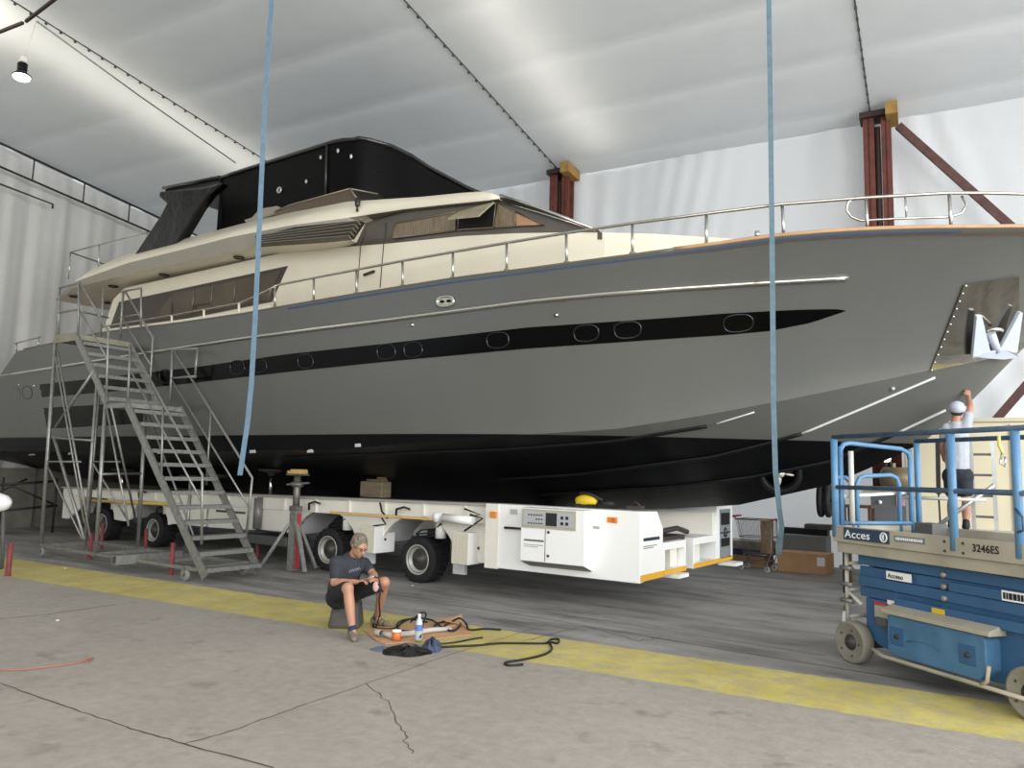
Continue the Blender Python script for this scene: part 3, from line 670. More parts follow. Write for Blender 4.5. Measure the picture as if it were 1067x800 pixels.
# plastic wrapped aft arch
def arch(Y0, Y1, nm):
    out = [(166, 199), (209, 195), (231, 190), (216, 203), (206, 217), (196, 234), (177, 266), (133, 275), (147, 254), (167, 224), (173, 212), (165, 205)]
    m = MB(); m.prism([at(x, y, Y=Y0) + [0, Y1 - Y0 if False else 0, 0] for x, y in out], (0, Y1 - Y0, 0)); return m.build(nm, wrap, yacht, bevel=.04)
arch(8.68, 8.88, 'wrapped_arch')
m = MB(); m.path([at(231, 186, Y=9.22), at(230, 238, Y=9.22)], .035, 8); m.build('hardtop_post', encl, yacht)
m = MB(); m.path([at(340.5, 152, Y=9.17), at(339, 202, Y=9.17)], .02, 6); m.build('canvas_seam', pm('seam_tape', (44, 44, 44), .3), yacht)
for (x, y) in [(352, 157), (367, 163.5), (411, 186), (319, 189), (334, 164)]:
    p = at(x, y, Y=9.18) if x < 360 else (lambda q: q + [0, -.03, 0])(at(x, y, X=fp[2][0] + .06)); m = MB(); m.ell(p, (.03, .02, .045), 8, 6); m.build('canvas_grommet', pm('grommet', (190, 190, 186), .3, .6), yacht)
m = MB(); c = at(291, 198, Y=9.17); m.path([c + np.array([math.cos(t) * .05, 0, math.sin(t) * .05]) for t in np.linspace(0, 2 * math.pi, 14)[:-1]], .02, 6, closed=True); m.build('canvas_ring', MATS['grommet'], yacht)
m = MB(); m.path([plan[0][:1] + (9.2, zt + .03), (Xr, 9.2, zta + .04)], .035, 8); m.build('hardtop_edge', MATS['rim_black'], yacht)
# aft fly rail
rl = pm('rail_stainless', (190, 188, 180), .22, 1)
m = MB(); m.path([at(154, 241.8, Y=8.8), at(103.5, 254.9, Y=8.8), at(73.4, 262.8, Y=8.8), at(111, 276, X=float(at(73.4, 262.8, Y=8.8)[0]) + .0)], .018, 8); m.build('flybridge_rail', rl, yacht)
for a_, b_ in (((73.4, 263), (71.5, 291)), ((103.5, 255), (102.6, 280))):
    m = MB(); m.path([at(*a_, Y=8.8), at(*b_, Y=8.8)], .016, 8); m.build('rail_stanchion', rl, yacht)
# deck rails
def sp(x, y, ins=.07):
    X = -6.
    for _ in range(60): p = at(x, y, Y=YC - hb_s(X) + ins); X = .6 * X + .4 * p[0]
    return p
toprail = [(286.5, 297.5), (327, 289.5), (371.5, 281), (419.5, 271.8), (472, 262.5), (528, 253), (590, 242.8), (659, 232.6), (736, 222.5), (815, 212.6), (902, 206), (988, 201), (1030, 201), (1067, 202)]
P = [sp(x, y) for x, y in toprail]; e = P[-1]; P += [np.array([X, YC - max(hb_s(X) - .07, 0), z_s(X) + (e[2] - z_s(e[0]))]) for X in (.5, .9, 1.2, 1.4, 1.48)]
full = P + [np.array([p[0], 2 * YC - p[1], p[2]]) for p in P[::-1]]
lowend = [sp(283, 301), sp(279, 313)]
m = MB(); m.path(lowend[::-1] + full, .02, 8); m.build('bow_rail', rl, yacht)
for xb, yb, xt_, yt in [(286.5, 320, 286.5, 297.5), (327, 313, 327, 289.5), (371.5, 305, 371.5, 281), (419.5, 297.5, 419.5, 271.8), (472, 289.5, 472, 262.5), (528, 281.5, 528, 253), (590.5, 273.5, 590, 242.8), (659, 264, 659, 232.6), (736, 254.5, 736, 222.5), (816.6, 245.5, 815, 212.6), (904, 238.8, 902, 206), (991, 236.5, 989, 201)]:
    b_ = sp(xb, yb + .6); t_ = sp(xt_, yt); m = MB(); m.path([b_ - [0, 0, .04], t_], .019, 8); m.lathe(b_ - [0, 0, .03], (0, 0, 1), [(0, .04), (.05, .04), (.06, .02)], 10); s1 = m.build('rail_stanchion', rl, yacht)
    m = MB(); m.path([(q[0], 2 * YC - q[1], q[2]) for q in (b_ - [0, 0, .04], t_)], .019, 8); m.build('rail_stanchion', rl, yacht)
m = MB(); m.path([sp(x, y, .09) for x, y in [(892, 205), (883, 211), (882, 219), (887, 226), (897, 230), (940, 227.5), (990, 226), (1002, 222), (1007, 213), (1002, 204)]], .014, 8); m.build('gangway_loop', rl, yacht)
m = MB(); m.path([sp(943, 203.5, .09), sp(944.5, 227, .09)], .011, 6); m.build('gangway_strut', rl, yacht)
m = MB(); m.path([sp(789, 241), sp(789, 247)], .03, 8); m.build('deck_cleat', chrome, yacht)
arail = [(107, 341), (120, 338), (179, 328.6), (248, 316), (268, 308), (289, 297)]
m = MB(); m.path([sp(x, y, .06) for x, y in arail], .018, 8); m.build('side_rail', rl, yacht)
for x, y0, y1 in [(107, 347, 341), (148, 341, 333.5), (179, 337.5, 328.6), (212.5, 333, 322.5), (249, 327.5, 316)]:
    m = MB(); m.path([sp(x, y0 + 1, .06), sp(x, y1, .06)], .022, 8); m.build('rail_stanchion', cream, yacht)
m = MB(); m.path([sp(15, 358, .06), sp(42, 351, .06)], .018, 8); m.path([sp(17, 358, .06), sp(17, 366, .06)], .018, 8); m.path([sp(40, 351, .06), sp(40, 362, .06)], .018, 8); m.build('stern_rail', rl, yacht)
# cream bulwark strip under the rails aft
rows = [[(X, YC - hb_s(X) + .05, z_s(X) - .05), (X, YC - hb_s(X) + .05, z_s(X) + .09), (X, YC - hb_s(X) + .12, z_s(X) + .09), (X, YC - hb_s(X) + .12, z_s(X) - .05)] for X in np.linspace(-16, -10.8, 14)]
ring_loft(rows, cream, 'bulwark_strip')
# ================================================================== BOAT TRANSPORTER
wht = pm('transporter_white', (228, 225, 214), .45, 0, .05, 1.2)
wh2 = pm('transporter_bright_white', (240, 240, 238), .4)
tr = thing('boat_transporter', (-11, 10.9, 0), 'long white self propelled boat transporter with control cabinet, under the yacht', 'transporter')
def bx(name, x0, y0, z0, x1, y1, z1, mat, par, bevel=0):
    m = MB(); m.box(x0, y0, z0, x1, y1, z1); return m.build(name, mat, par, bevel=bevel)
def bz(x): return 1.13 + (x + 19.26) * .0113      # top edge of the long beam, rises slightly towards the front
m = MB(); m.hexa([(-19.2, 9.3, .95), (-6.6, 9.3, 1.0), (-6.6, 9.6, 1.0), (-19.2, 9.6, .95), (-19.2, 9.3, bz(-19.2)), (-6.6, 9.3, bz(-6.6)), (-6.6, 9.6, bz(-6.6)), (-19.2, 9.6, bz(-19.2))])
lb = m.build('longitudinal_beam', wht, tr, bevel=.01)
m = MB(); m.hexa([(-19.2, 9.24, bz(-19.2)), (-6.6, 9.24, bz(-6.6)), (-6.6, 9.62, bz(-6.6)), (-19.2, 9.62, bz(-19.2)), (-19.2, 9.24, bz(-19.2) + .03), (-6.6, 9.24, bz(-6.6) + .03), (-6.6, 9.62, bz(-6.6) + .03), (-19.2, 9.62, bz(-19.2) + .03)])
m.build('top_flange', pm('grey_flange', (160, 158, 150), .5), lb)
for x in np.arange(-18.6, -7, .82):
    m = MB(); m.box(x, 9.262, .99, x + .03, 9.3, bz(x)); m.build('beam_rib', wht, lb)
m = MB(); m.hexa([(-19.2, 13.0, .5), (-6.6, 13.0, .5), (-6.6, 13.3, .5), (-19.2, 13.3, .5), (-19.2, 13.0, 1.13), (-6.6, 13.0, 1.27), (-6.6, 13.3, 1.27), (-19.2, 13.3, 1.13)]); m.build('longitudinal_beam', wht, tr)
for x in (-18.5, -12.4, -7.4): bx('cross_beam', x, 9.6, .55, x + .4, 13.0, .95, pm('dark_underframe', (40, 40, 40), .7), tr)
def side_panel(px_poly, Y=9.32, th=.05, mat=wht):
    m = MB(); m.prism([at(x, y, Y=Y) for x, y in px_poly], (0, th, 0)); return m.build('side_panel', mat, tr, bevel=.008)
def arcp(cx, cz, r, t0, t1, n=9): return [(cx + r * math.cos(t), cz + r * math.sin(t)) for t in np.linspace(t0, t1, n)]
def side_xz(poly, Y=9.32, th=.06):
    m = MB(); m.prism([(x, Y, z) for x, z in poly], (0, th, 0)); return m.build('side_panel', wht, tr, bevel=.006)
PI = math.pi
WX = [-8.15, -10.2, -15.55, -17.6]
side_xz([(-11.93, 1.0), (-11.93, .60), (-11.1, .60)] + [(-10.2 + .78 * math.cos(t), .42 + .62 * math.sin(t)) for t in np.linspace(PI * .95, PI * .5, 7)] + [(-10.2, 1.0)])
side_xz([(-13.5, 1.0), (-13.5, .55), (-12.08, .58), (-12.08, 1.0)])
side_xz([(-15.3, 1.0)] + [(-15.55 + .72 * math.cos(t), .42 + .6 * math.sin(t)) for t in np.linspace(PI * .42, PI * .05, 6)] + [(-14.6, .55), (-13.6, .55), (-13.6, 1.0)])
side_xz([(-17.4, 1.0)] + [(-17.6 + .72 * math.cos(t), .42 + .6 * math.sin(t)) for t in np.linspace(PI * .42, PI * .05, 6)] + [(-16.6, .5), (-16.45, .5)] + [(-15.55 + .74 * math.cos(t), .42 + .6 * math.sin(t)) for t in np.linspace(PI * .93, PI * .6, 5)] + [(-15.8, 1.0)])
side_xz([(-19.2, 1.0), (-19.2, .42), (-18.9, .42), (-18.4, .7), (-18.2, 1.0)])
side_xz([(-9.9, 1.0)] + [(-10.2 + .8 * math.cos(t), .42 + .62 * math.sin(t)) for t in np.linspace(PI * .4, PI * .12, 5)] + [(-9.15, .46), (-8.85, .46)] + [(-8.15 + .74 * math.cos(t), .42 + .62 * math.sin(t)) for t in np.linspace(PI * .97, PI * .5, 8)] + [(-8.15, 1.0)], 9.34)
side_xz([(-8.0, 1.0)] + [(-8.15 + .78 * math.cos(t), .42 + .62 * math.sin(t)) for t in np.linspace(PI * .42, PI * .12, 5)] + [(-7.3, .42), (-6.6, .42), (-6.6, 1.0)], 9.40)
# inner fender shells
for x in WX:
    m = MB(); rows = [[(x + .78 * math.cos(t), y, .42 + .62 * math.sin(t)) for t in np.linspace(PI * .08, PI * .92, 12)] for y in (9.4, 10.1)]
    m.grid(rows); m.build('wheel_fender', pm('fender_grey', (200, 202, 204), .5), tr)
def wheel(x, y0, y1):
    r = .36; m = MB(); w_ = y1 - y0
    m.lathe((x, y0, r), (0, 1, 0), [(.02, .20), (0, .24), (.0, r - .03), (.03, r), (w_ - .03, r), (w_, r - .04), (w_, .15)], 32)
    wl_ = m.build('wheel', pm('tyre_black', (24, 24, 25), .8, 0, .15, 8), tr)
    m = MB()
    for k in range(22):
        for s_ in (0, 1):
            t = 2 * PI * (k + .5 * s_) / 22; c = Vector((x + math.cos(t) * r, y0 + w_ * (.27 + .46 * s_), r + math.sin(t) * r)); rad = Vector((math.cos(t), 0, math.sin(t))); tan = Vector((-math.sin(t), 0, math.cos(t)))
            m.beam(c - rad * .01 - tan * .025, c - rad * .01 + tan * .025, w_ * .42, .04, (0, 1, 0))
    m.build('tread_blocks', MATS['tyre_black'], wl_)
    m = MB(); m.lathe((x, y0 + .01, r), (0, 1, 0), [(.0, .24), (-.012, .235), (-.012, .215), (.06, .19), (.07, .15)], 28); m.build('rim', pm('rim_grey', (176, 176, 170), .4, .3), wl_)
    m = MB(); m.lathe((x, y0 + .01, r), (0, 1, 0), [(.07, .19), (.05, .12), (.0, .08), (-.015, .07), (-.02, 0)], 20)
    for k in range(8): t = 2 * PI * k / 8; m.lathe((x + .13 * math.cos(t), y0 + .07, r + .13 * math.sin(t)), (0, -1, 0), [(0, .012), (.02, .012), (.022, 0)], 6)
    m.build('hub', pm('hub_dark', (70, 68, 64), .5, .4), wl_)
for x in WX:
    wheel(x, 9.42, 9.76)
    m = MB(); m.path([(x + .42, 9.47, .72), (x + .42, 9.47, 1.08)], .085, 16); m.build('steering_cylinder', wh2, tr)
    m = MB(); m.box(x - .1, 9.76, .3, x + .2, 10.0, .8); m.build('axle_block', pm('dark_underframe', (40, 40, 40), .7), tr)
    m = MB()
    for k in range(3): m.path([(x + .5, 9.36 + .05 * k, .95), (x + .35, 9.42, .86 - .05 * k), (x + .0, 9.5, .82 - .06 * k), (x - .2, 9.6, .74)], .014, 6)
    m.path([(x - .35, 9.27, 1.03), (x - .3, 9.22, 1.14), (x - .12, 9.2, 1.18), (x - .02, 9.22, 1.15)], .018, 6)
    m.build('hydraulic_hose', black_rubber, tr)
m = MB(); m.path([at(462, 539, Y=9.15), at(493, 542.5, Y=9.15)], .062, 14); m.path([at(440, 540, Y=9.2), at(462, 538.5, Y=9.2)], .03, 10); m.lathe(at(456, 539, Y=9.2), (0, -1, 0), [(-.05, .07), (.06, .07), (.07, 0)], 12); m.build('tie_rod_cylinder', wh2, tr)
m = MB()
for a_, b_, c_ in (((490, 536), (503, 540), (484, 553)), ((484, 530), (500, 536), (478, 541)), ((398, 540), (402, 546), (389, 548)), ((396, 524), (398, 533), (404, 540))): m.path([at(*a_, Y=9.2), at(*b_, Y=9.14), at(*c_, Y=9.2)], .016, 6)
m.build('hydraulic_hose', black_rubber, tr)
# tool boxes with studded end face
studm = pm('stud_cream', (205, 200, 182), .5)
for (x0, x1, z0, z1) in ((-7.24, -6.93, .40, .865), (-9.16, -8.82, .42, .845)):
    o = bx('tool_box', x0, 9.14, z0, x1, 9.62, z1, wh2, tr, .01)
    m = MB()
    for i in range(5):
        for k in range(8):
            cx_ = x0 + (x1 - x0) * (i + .5) / 5; cz_ = z0 + (z1 - z0) * (k + .5) / 8; m.box(cx_ - .022, 9.13, cz_ - .02, cx_ + .022, 9.136, cz_ + .02)
    m.box(x0 + .005, 9.135, z0 + .005, x1 - .005, 9.139, z1 - .005)
    m.build('stud_panel', studm, o)
    m = MB(); m.lathe((x1, 9.38, (z0 + z1) / 2), (1, 0, 0), [(0, .022), (.012, .022), (.015, 0)], 10); m.build('latch', pm('black_handle', (30, 30, 28), .4), o)
    bx('foot_plate', x0 - .25, 9.5, .2, x0 - .02, 9.56, .62, pm('fender_grey', (200, 202, 204), .5), tr)
# front cabinet
prof = [(9.14, .41), (9.14, 1.31), (9.67, 1.30), (9.87, 1.07), (9.87, .47)]
m = MB(); m.prism([(-6.6, y, z) for y, z in prof], (2.4, 0, 0)); cab = m.build('front_cabinet', wh2, tr, bevel=.006)
bx('cabinet_post', -6.62, 9.12, .40, -6.4, 9.2, 1.31, wht, cab)
# control desk on its side
ctl = [(9.14, .50), (8.9, .585), (8.9, 1.29), (9.14, 1.30)]
m = MB(); m.prism([(-5.86, y, z) for y, z in ctl], (.985, 0, 0)); cd = m.build('control_desk', wh2, tr, bevel=.005)
m = MB(); m.add([(-5.85, 9.13, .498), (-4.88, 9.13, .498), (-4.88, 8.9, .58), (-5.85, 8.9, .58)], [(0, 1, 2, 3)]); m.v = [(a, b, c - .006) for a, b, c in m.v]; m.build('desk_underside', pm('desk_grey', (140, 138, 130), .6), cd, fix=False)
m = MB(); m.box(-5.84, 8.885, 1.03, -5.0, 8.9, 1.28); ps = m.build('instrument_frame', pm('frame_beige', (172, 166, 148), .5), cd)
bx('instrument_panel', -5.81, 8.878, 1.06, -5.03, 8.89, 1.25, pm('panel_silver', (186, 188, 188), .4, .3), ps)
bx('display', -5.45, 8.872, 1.07, -5.28, 8.885, 1.24, pm('display_dark', (32, 34, 38), .25), ps)
for i in range(6):
    for k in range(3):
        if k == 1 and i < 3: continue
        m = MB(); m.lathe((-5.72 + i * .042, 8.878, 1.095 + k * .055), (0, -1, 0), [(0, .010), (.012, .010), (.014, 0)], 8); m.build('push_button', pm('button_dark', (50, 48, 50), .4), ps)
for i in range(2):
    for k in range(2): bx('gauge', -5.22 + i * .075, 8.872, 1.09 + k * .075, -5.18 + i * .075, 8.88, 1.13 + k * .075, MATS['display_dark'], ps)
bx('door_gap', -5.47, 8.896, .6, -5.462, 8.902, 1.02, pm('seam_dark', (74, 70, 62), .7), cd)
for z in (.66, .97): bx('desk_lock', -5.43, 8.885, z, -5.40, 8.9, z + .03, MATS['black_handle'], cd)
ink = pm('dark_ink', (36, 44, 58), .6)
text('maker_name', 'HYDRO TRAILER LIFTING', .042, (-5.80, 8.897, .84), (1, 0, 0), (0, 0, 1), ink, cd, sx=.62) if False else None
m = MB()
for k, (l, z) in enumerate(((.30, .85), (.30, .80), (.22, .775))):
    x = -5.80
    while x < -5.80 + l:
        w_ = random.uniform(.008, .022) if k == 0 else random.uniform(.006, .012); m.box(x, 8.896, z, x + w_, 8.901, z + (.024 if k == 0 else .007)); x += w_ + .006
lab(m.build('small_lettering', ink, cd), 'line of small dark lettering, not readable')
m = MB()
for k, (l, z) in enumerate(((.50, .93), (.40, .86), (.32, .835))):
    y = 9.24
    while y < 9.24 + l:
        w_ = random.uniform(.012, .03) if k == 0 else random.uniform(.008, .015); m.box(-4.201, y, z, -4.196, y + w_, z + (.04 if k == 0 else .009)); y += w_ + .008
lab(m.build('small_lettering', ink, cab), 'line of small dark lettering, not readable')
m = MB(); x = -13.25
while x < -12.35: w_ = random.uniform(.02, .05); m.box(x, 9.312, .86, x + w_, 9.325, .90); x += w_ + .015
lab(m.build('small_lettering', ink, tr), 'line of small dark lettering, not readable')
m = MB(); m.lathe((-4.55, 9.14, 1.18), (0, -1, 0), [(0, .04), (.03, .04), (.04, .03)], 4); m.box(-4.66, 9.12, 1.15, -4.52, 9.14, 1.22); m.build('marker_light', pm('amber_lens', (222, 130, 40), .35), cab)
m = MB(); m.box(-6.52, 9.08, 1.12, -6.42, 9.12, 1.2); m.build('marker_light', MATS['amber_lens'], cab)
m = MB(); m.path([(-6.27, 9.12, .98), (-6.25, 9.08, .99), (-5.97, 9.08, .99), (-5.95, 9.12, .98)], .018, 6); m.build('cabinet_handle', MATS['black_handle'], cab)
bx('cabinet_latch', -4.98 + .12, 9.12, 1.06, -4.80 + .02, 9.14, 1.09, pm('grey_flange', (160, 158, 150), .5), cab)
bx('type_plate', -6.2, 9.13, 1.18, -6.08, 9.14, 1.25, MATS['panel_silver'], cab)
# low open boxes in front and the far tall housing
def frame_box(nm, y0, y1, z0, z1, x1=-4.2, dep=.9):
    m = MB(); t_ = .07
    m.box(x1 - dep, y0, z0, x1, y1, z0 + t_); m.box(x1 - dep, y0, z1 - .10, x1, y1, z1); m.box(x1 - dep, y0, z0 + t_, x1, y0 + t_, z1 - .1); m.box(x1 - dep, y1 - t_, z0 + t_, x1, y1, z1 - .1); m.box(x1 - dep, y0 + t_, z0 + t_, x1 - dep + .05, y1 - t_, z1 - .1)
    return m.build(nm, wh2, tr)
fb = frame_box('open_front_box', 9.87, 10.70, .44, .875); bx('inner_cover', -4.6, 10.35, .5, -4.3, 10.6, .78, wht, fb)
fb = frame_box('open_front_box', 10.98, 12.0, .44, .88); bx('inner_cover', -4.5, 11.1, .5, -4.3, 11.5, .79, wht, fb)
bx('rear_bulkhead', -7.2, 11.93, .8, -4.25, 11.99, 1.22, wht, tr)
tb = bx('tall_housing', -6.4, 12.0, .45, -4.2, 12.75, 1.33, wh2, tr, .006)
bx('vent_grille', -4.2, 12.12, .5, -4.19, 12.62, 1.27, pm('panel_grey', (128, 134, 136), .5), tb)
for z in (.68, 1.02): bx('vent_opening', -4.192, 12.16, z, -4.182, 12.55, z + (.13 if z < .9 else .19), pm('dark_opening', (6, 6, 6), .8), tb)
m = MB(); m.lathe((-4.185, 12.35, .90), (1, 0, 0), [(0, .08), (.01, .08), (.012, .05)], 16); m.beam((-4.18, 12.14, .9), (-4.18, 12.56, .9), .012, .02); m.build('round_emblem', MATS['display_dark'], tb)
for y0, y1 in ((9.15, 9.86), (9.88, 10.69), (10.99, 11.99), (12.01, 12.7)):
    bx('orange_reflector_strip', -4.199, y0, .445 if y0 > 9.5 else .43, -4.19, y1, .51, pm('amber_tape', (222, 168, 46), .5), tr)
m = MB(); m.box(-4.75, 10.0, .86, -4.3, 10.9, .93); m.path([(-4.6, 10.3, .95), (-4.5, 11.1, 1.0), (-4.5, 11.5, .93)], .04, 8); m.build('folded_hitch', pm('dark_hitch', (54, 48, 46), .6), tr)
for x0, y0 in ((-4.4, 10.2), (-4.3, 12.3)): bx('bumper_foot', x0, y0, .38, x0 + .3, y0 + .35, .43, wh2, tr)
# hull support pads standing on the transporter
for (x, y, zt_) in ((-11.9, 9.5, 1.69), (-13.7, 9.6, 1.55), (-14.6, 9.6, 1.52), (-17.2, 9.6, 1.6)):
    m = MB(); m.path([(x, y, 1.15 if x > -12 else 1.1), (x, y, zt_ - .05)], .03, 12); sp_ = m.build('support_ram', chrome, tr)
    if x > -12: m = MB(); m.path([(x, y - .25, .62), (x, y - .25, 1.18)], .08, 14); m.beam((x, y - .25, 1.17), (x, y, 1.17), .1, .04); m.build('ram_cylinder', pm('cylinder_grey', (120, 120, 118), .4, .3), sp_)
    m = MB(); m.lathe((x, y, zt_ - .05), (0, 0, 1), [(-.05, .05), (0, .07), (.03, .22), (.07, .25), (.08, 0)], 18); m.build('support_pad', pm('pad_dark', (48, 46, 42), .8), sp_)
bx('under_tray', -12.3, 9.35, .33, -11.2, 9.9, .5, pm('dark_grey_box', (84, 84, 82), .6), tr, .02)
m = MB(); m.box(-9.82, 9.75, 1.275, -9.3, 10.0, 1.55); o = m.build('timber_block', pm('weathered_timber', (116, 104, 84), .85, 0, .25, 4, stretch=(1, 1, 6)), bevel=.02)
tag(o, 'large weathered timber keel block standing on the transporter beam', 'block')
m = MB(); m.box(-9.7, 9.78, 1.552, -9.32, 9.92, 1.59); m.box(-9.44, 9.77, 1.592, -9.3, 9.86, 1.63); tag(m.build('timber_wedge', pm('weathered_timber2', (104, 88, 66), .85, 0, .25, 4)), 'small timber wedges between the keel block and the hull', 'wedge')
# plank and yellow pipe lying against the transporter
m = MB(); m.beam(at(345, 533.8, Y=9.04), at(449, 540.5, Y=9.04), .06, .035); tag(m.build('wooden_plank', pm('fresh_pine', (206, 168, 104), .6, 0, .12, 5)), 'thin yellow wooden plank along the transporter wheels', 'plank')
m = MB(); m.path([at(86, 521, Y=9.2), at(130, 523, Y=9.2), at(176, 525, Y=9.2)], .035, 10); m.lathe(at(176, 525, Y=9.2), (1, 0, 0), [(-.03, .05), (.06, .05), (.07, .03)], 10)
tag(m.build('yellow_pipe', pm('yellow_paint', (214, 182, 96), .5)), 'pale yellow pipe seen through the stair frame on the transporter', 'pipe')
# yellow power tool on the cabinet
t = thing('power_tool', (-4.95, 9.4, 1.315), 'yellow and black power tool lying on top of the white cabinet', 'tool')
m = MB(); m.ell((-5.10, 9.35, 1.41), (.17, .09, .085), 14, 9); m.box(-5.22, 9.29, 1.345, -5.0, 9.42, 1.41); m.build('motor_body', pm('tool_yellow', (214, 180, 40), .45), t)
m = MB(); m.box(-5.25, 9.28, 1.33, -4.97, 9.43, 1.365); m.ell((-4.82, 9.42, 1.38), (.12, .07, .055), 12, 8); m.path([(-5.22, 9.35, 1.44), (-5.15, 9.3, 1.52), (-5.0, 9.3, 1.50), (-4.85, 9.36, 1.42)], .02, 6); m.build('grip', pm('tool_black', (24, 24, 24), .6), t)
m = MB(); m.box(-4.5, 9.35, 1.33, -4.3, 9.5, 1.37); m.path([(-4.45, 9.4, 1.36), (-4.4, 9.42, 1.42), (-4.32, 9.4, 1.37)], .015, 6); tag(m.build('hand_tool', pm('dark_hitch', (54, 48, 46), .6)), 'small dark hand tool at the front corner of the white cabinet', 'tool')
# ================================================================== JACK STAND
t = thing('jack_stand', (-10.55, 9.0, 0), 'grey tripod jack stand holding the hull beside the transporter wheel', 'stand')
sx, sy = -10.55, 8.98
m = MB(); m.box(sx - .07, sy - .07, 0.01, sx + .07, sy + .07, 1.05); m.build('post', steel, t)
m = MB(); m.path([(sx, sy, 1.0), (sx, sy, 1.62)], .06, 14); m.box(sx - .08, sy - .08, 1.02, sx + .08, sy + .08, 1.1); m.build('inner_tube', pm('worn_steel', (120, 116, 110), .5, .6, .25, 12), t)
m = MB(); m.beam((sx - .2, sy - .05, 1.46), (sx + .26, sy + .03, 1.5), .04, .03); m.lathe((sx, sy, 1.42), (0, 0, 1), [(0, .07), (.03, .12), (.07, .12), (.1, .06)], 14); m.build('adjusting_nut', MATS['worn_steel'], t)
for (fx, fy) in ((sx - .5, sy - .28), (sx + .1, sy + .42), (sx + .42, sy - .1)):
    m = MB(); m.beam((sx, sy, .95), (fx, fy, .03), .07, .05); m.build('leg', steel, t)
m = MB(); m.box(sx - .18, sy - .1, 1.62, sx + .18, sy + .1, 1.65); m.build('head_plate', MATS['worn_steel'], t)
m = MB(); m.box(sx - .17, sy - .09, 1.652, sx + .15, sy + .09, 1.70); m.box(sx - .1, sy - .08, 1.70, sx + .16, sy + .07, 1.725); tag(m.build('wooden_pad', pm('fresh_pine', (206, 168, 104), .6, 0, .12, 5)), 'small pale wooden pad on top of the tripod jack stand', 'pad')
m = MB(); m.box(sx + .075, sy - .02, .05, sx + .10, sy + .05, .98); m.build('red_strip', pm('faded_red', (170, 60, 66), .6), t)
# ================================================================== RED POSTS
redp = pm('faded_red_paint', (126, 58, 58), .7, 0, .25, 9)
for (px, py, h, lb_) in ((8, 600, .48, 'red floor post at the left edge, under the white boat tip'), (93, 582, .46, 'red floor post in front of the tall stair frame'), (178, 599, .50, 'red floor post nearest the foot of the metal stairs'),
                         (151, 575, .45, 'red floor post behind the stair frame, by the transporter wheel'), (268, 583, .46, 'red floor post right of the stair foot'), (105, 572, .5, 'dim red floor post seen between the legs of the stair frame')):
    p = at(px, py, Z=0); m = MB(); m.lathe(p, (0, 0, 1), [(0, .05), (.01, .05), (.012, .04), (h - .02, .038), (h, .045), (h + .01, .02), (h + .01, 0)], 14)
    tag(m.build('floor_post', redp), lb_, 'post', 'red floor posts')
# ================================================================== MOBILE STAIRS
Yn, Yf = 7.1, 8.1
st = thing('mobile_stairs', (-13, 7.6, 0), 'tall wheeled grey metal access stairs with two flights and a landing, beside the yacht', 'stairs')
def S(x, y, Y=Yn): return at(x, y, Y=Y)
f0 = np.array([-10.25, .10]); f1 = np.array([-12.78, 2.76]); g0 = np.array([-13.42, 2.78]); g1 = np.array([-14.68, 4.06])
for Y in (Yn, Yf):
    dx = -.05 if Y == Yf else 0
    m = MB(); m.beam((f0[0] + dx, Y, f0[1]), (f1[0], Y, f1[1]), .035, .13, (0, 1, 0)); m.build('stringer', steel, st)
    m = MB(); m.beam((g0[0], Y, g0[1]), (g1[0], Y, g1[1]), .035, .13, (0, 1, 0)); m.build('stringer', steel, st)
def treads(a, b, n, first=0):
    for k in range(first, n):
        t_ = (k + .5) / n; x = a[0] + (b[0] - a[0]) * t_; z = a[1] + (b[1] - a[1]) * t_
        m = MB(); m.box(x - .11, Yn + .02, z - .02, x + .11, Yf - .02, z + .015); m.box(x + .111, Yn + .02, z - .045, x + .119, Yf - .02, z + .016); m.build('tread', pm('tread_grating', (138, 138, 134), .5, .6, .2, 20), st)
treads(f0, f1, 12); treads(g0, g1, 6)
m = MB(); m.box(-13.45, Yn, 2.70, -12.75, Yf, 2.78); m.build('landing', steel, st)
m = MB(); m.box(-15.45, Yn, 4.02, -14.66, Yf, 4.12); m.box(-15.47, Yn - .02, 4.0, -14.66, Yn, 4.16); m.build('top_platform', pm('platform_beige', (150, 146, 128), .6, .3, .15, 6), st)
def tb(name, pts, r=.021, mat=steel): m = MB(); m.path(pts, r, 8); return m.build(name, mat, st)
tb('handrail', [S(136, 358), S(211, 495), S(210, 567)]); tb('handrail', [S(136, 386), S(211, 524)], .016)
tb('handrail_post', [S(136, 358), S(133, 422)]); tb('handrail_post', [S(170, 420), S(168, 505)], .018)
tb('handrail', [S(182, 366, Yf), S(263, 498, Yf), S(256, 563, Yf)]); tb('handrail', [S(180, 397, Yf), S(260, 529, Yf)], .016)
tb('handrail_post', [S(180, 364, Yf), S(177, 422, Yf)], .024); tb('handrail_post', [S(220, 429, Yf), S(215, 505, Yf)], .018)
tb('handrail', [S(180, 365, Yf), S(206, 363, Yf)]); tb('handrail', [S(178, 394, Yf), S(204, 392, Yf)]); tb('handrail_post', [S(206, 363, Yf), S(203, 394, Yf)], .02)
tb('handrail', [S(83, 294), S(113, 345), S(110.5, 421)]); tb('handrail', [S(82, 322), S(112, 374)], .016)
tb('handrail_post', [S(82.5, 294), S(81, 350)], .024)
tb('handrail', [S(130, 303, Yf), S(159.5, 352, Yf), S(155, 420, Yf)]); tb('handrail', [S(128, 332, Yf), S(158, 382, Yf)], .016)
tb('handrail_post', [S(128.5, 303, Yf), S(125, 354, Yf)], .024)
tb('handrail_post', [S(62, 300), S(60.5, 350)]); tb('handrail', [S(62, 300), S(83, 294)]); tb('handrail', [S(60.8, 326), S(82, 322)])
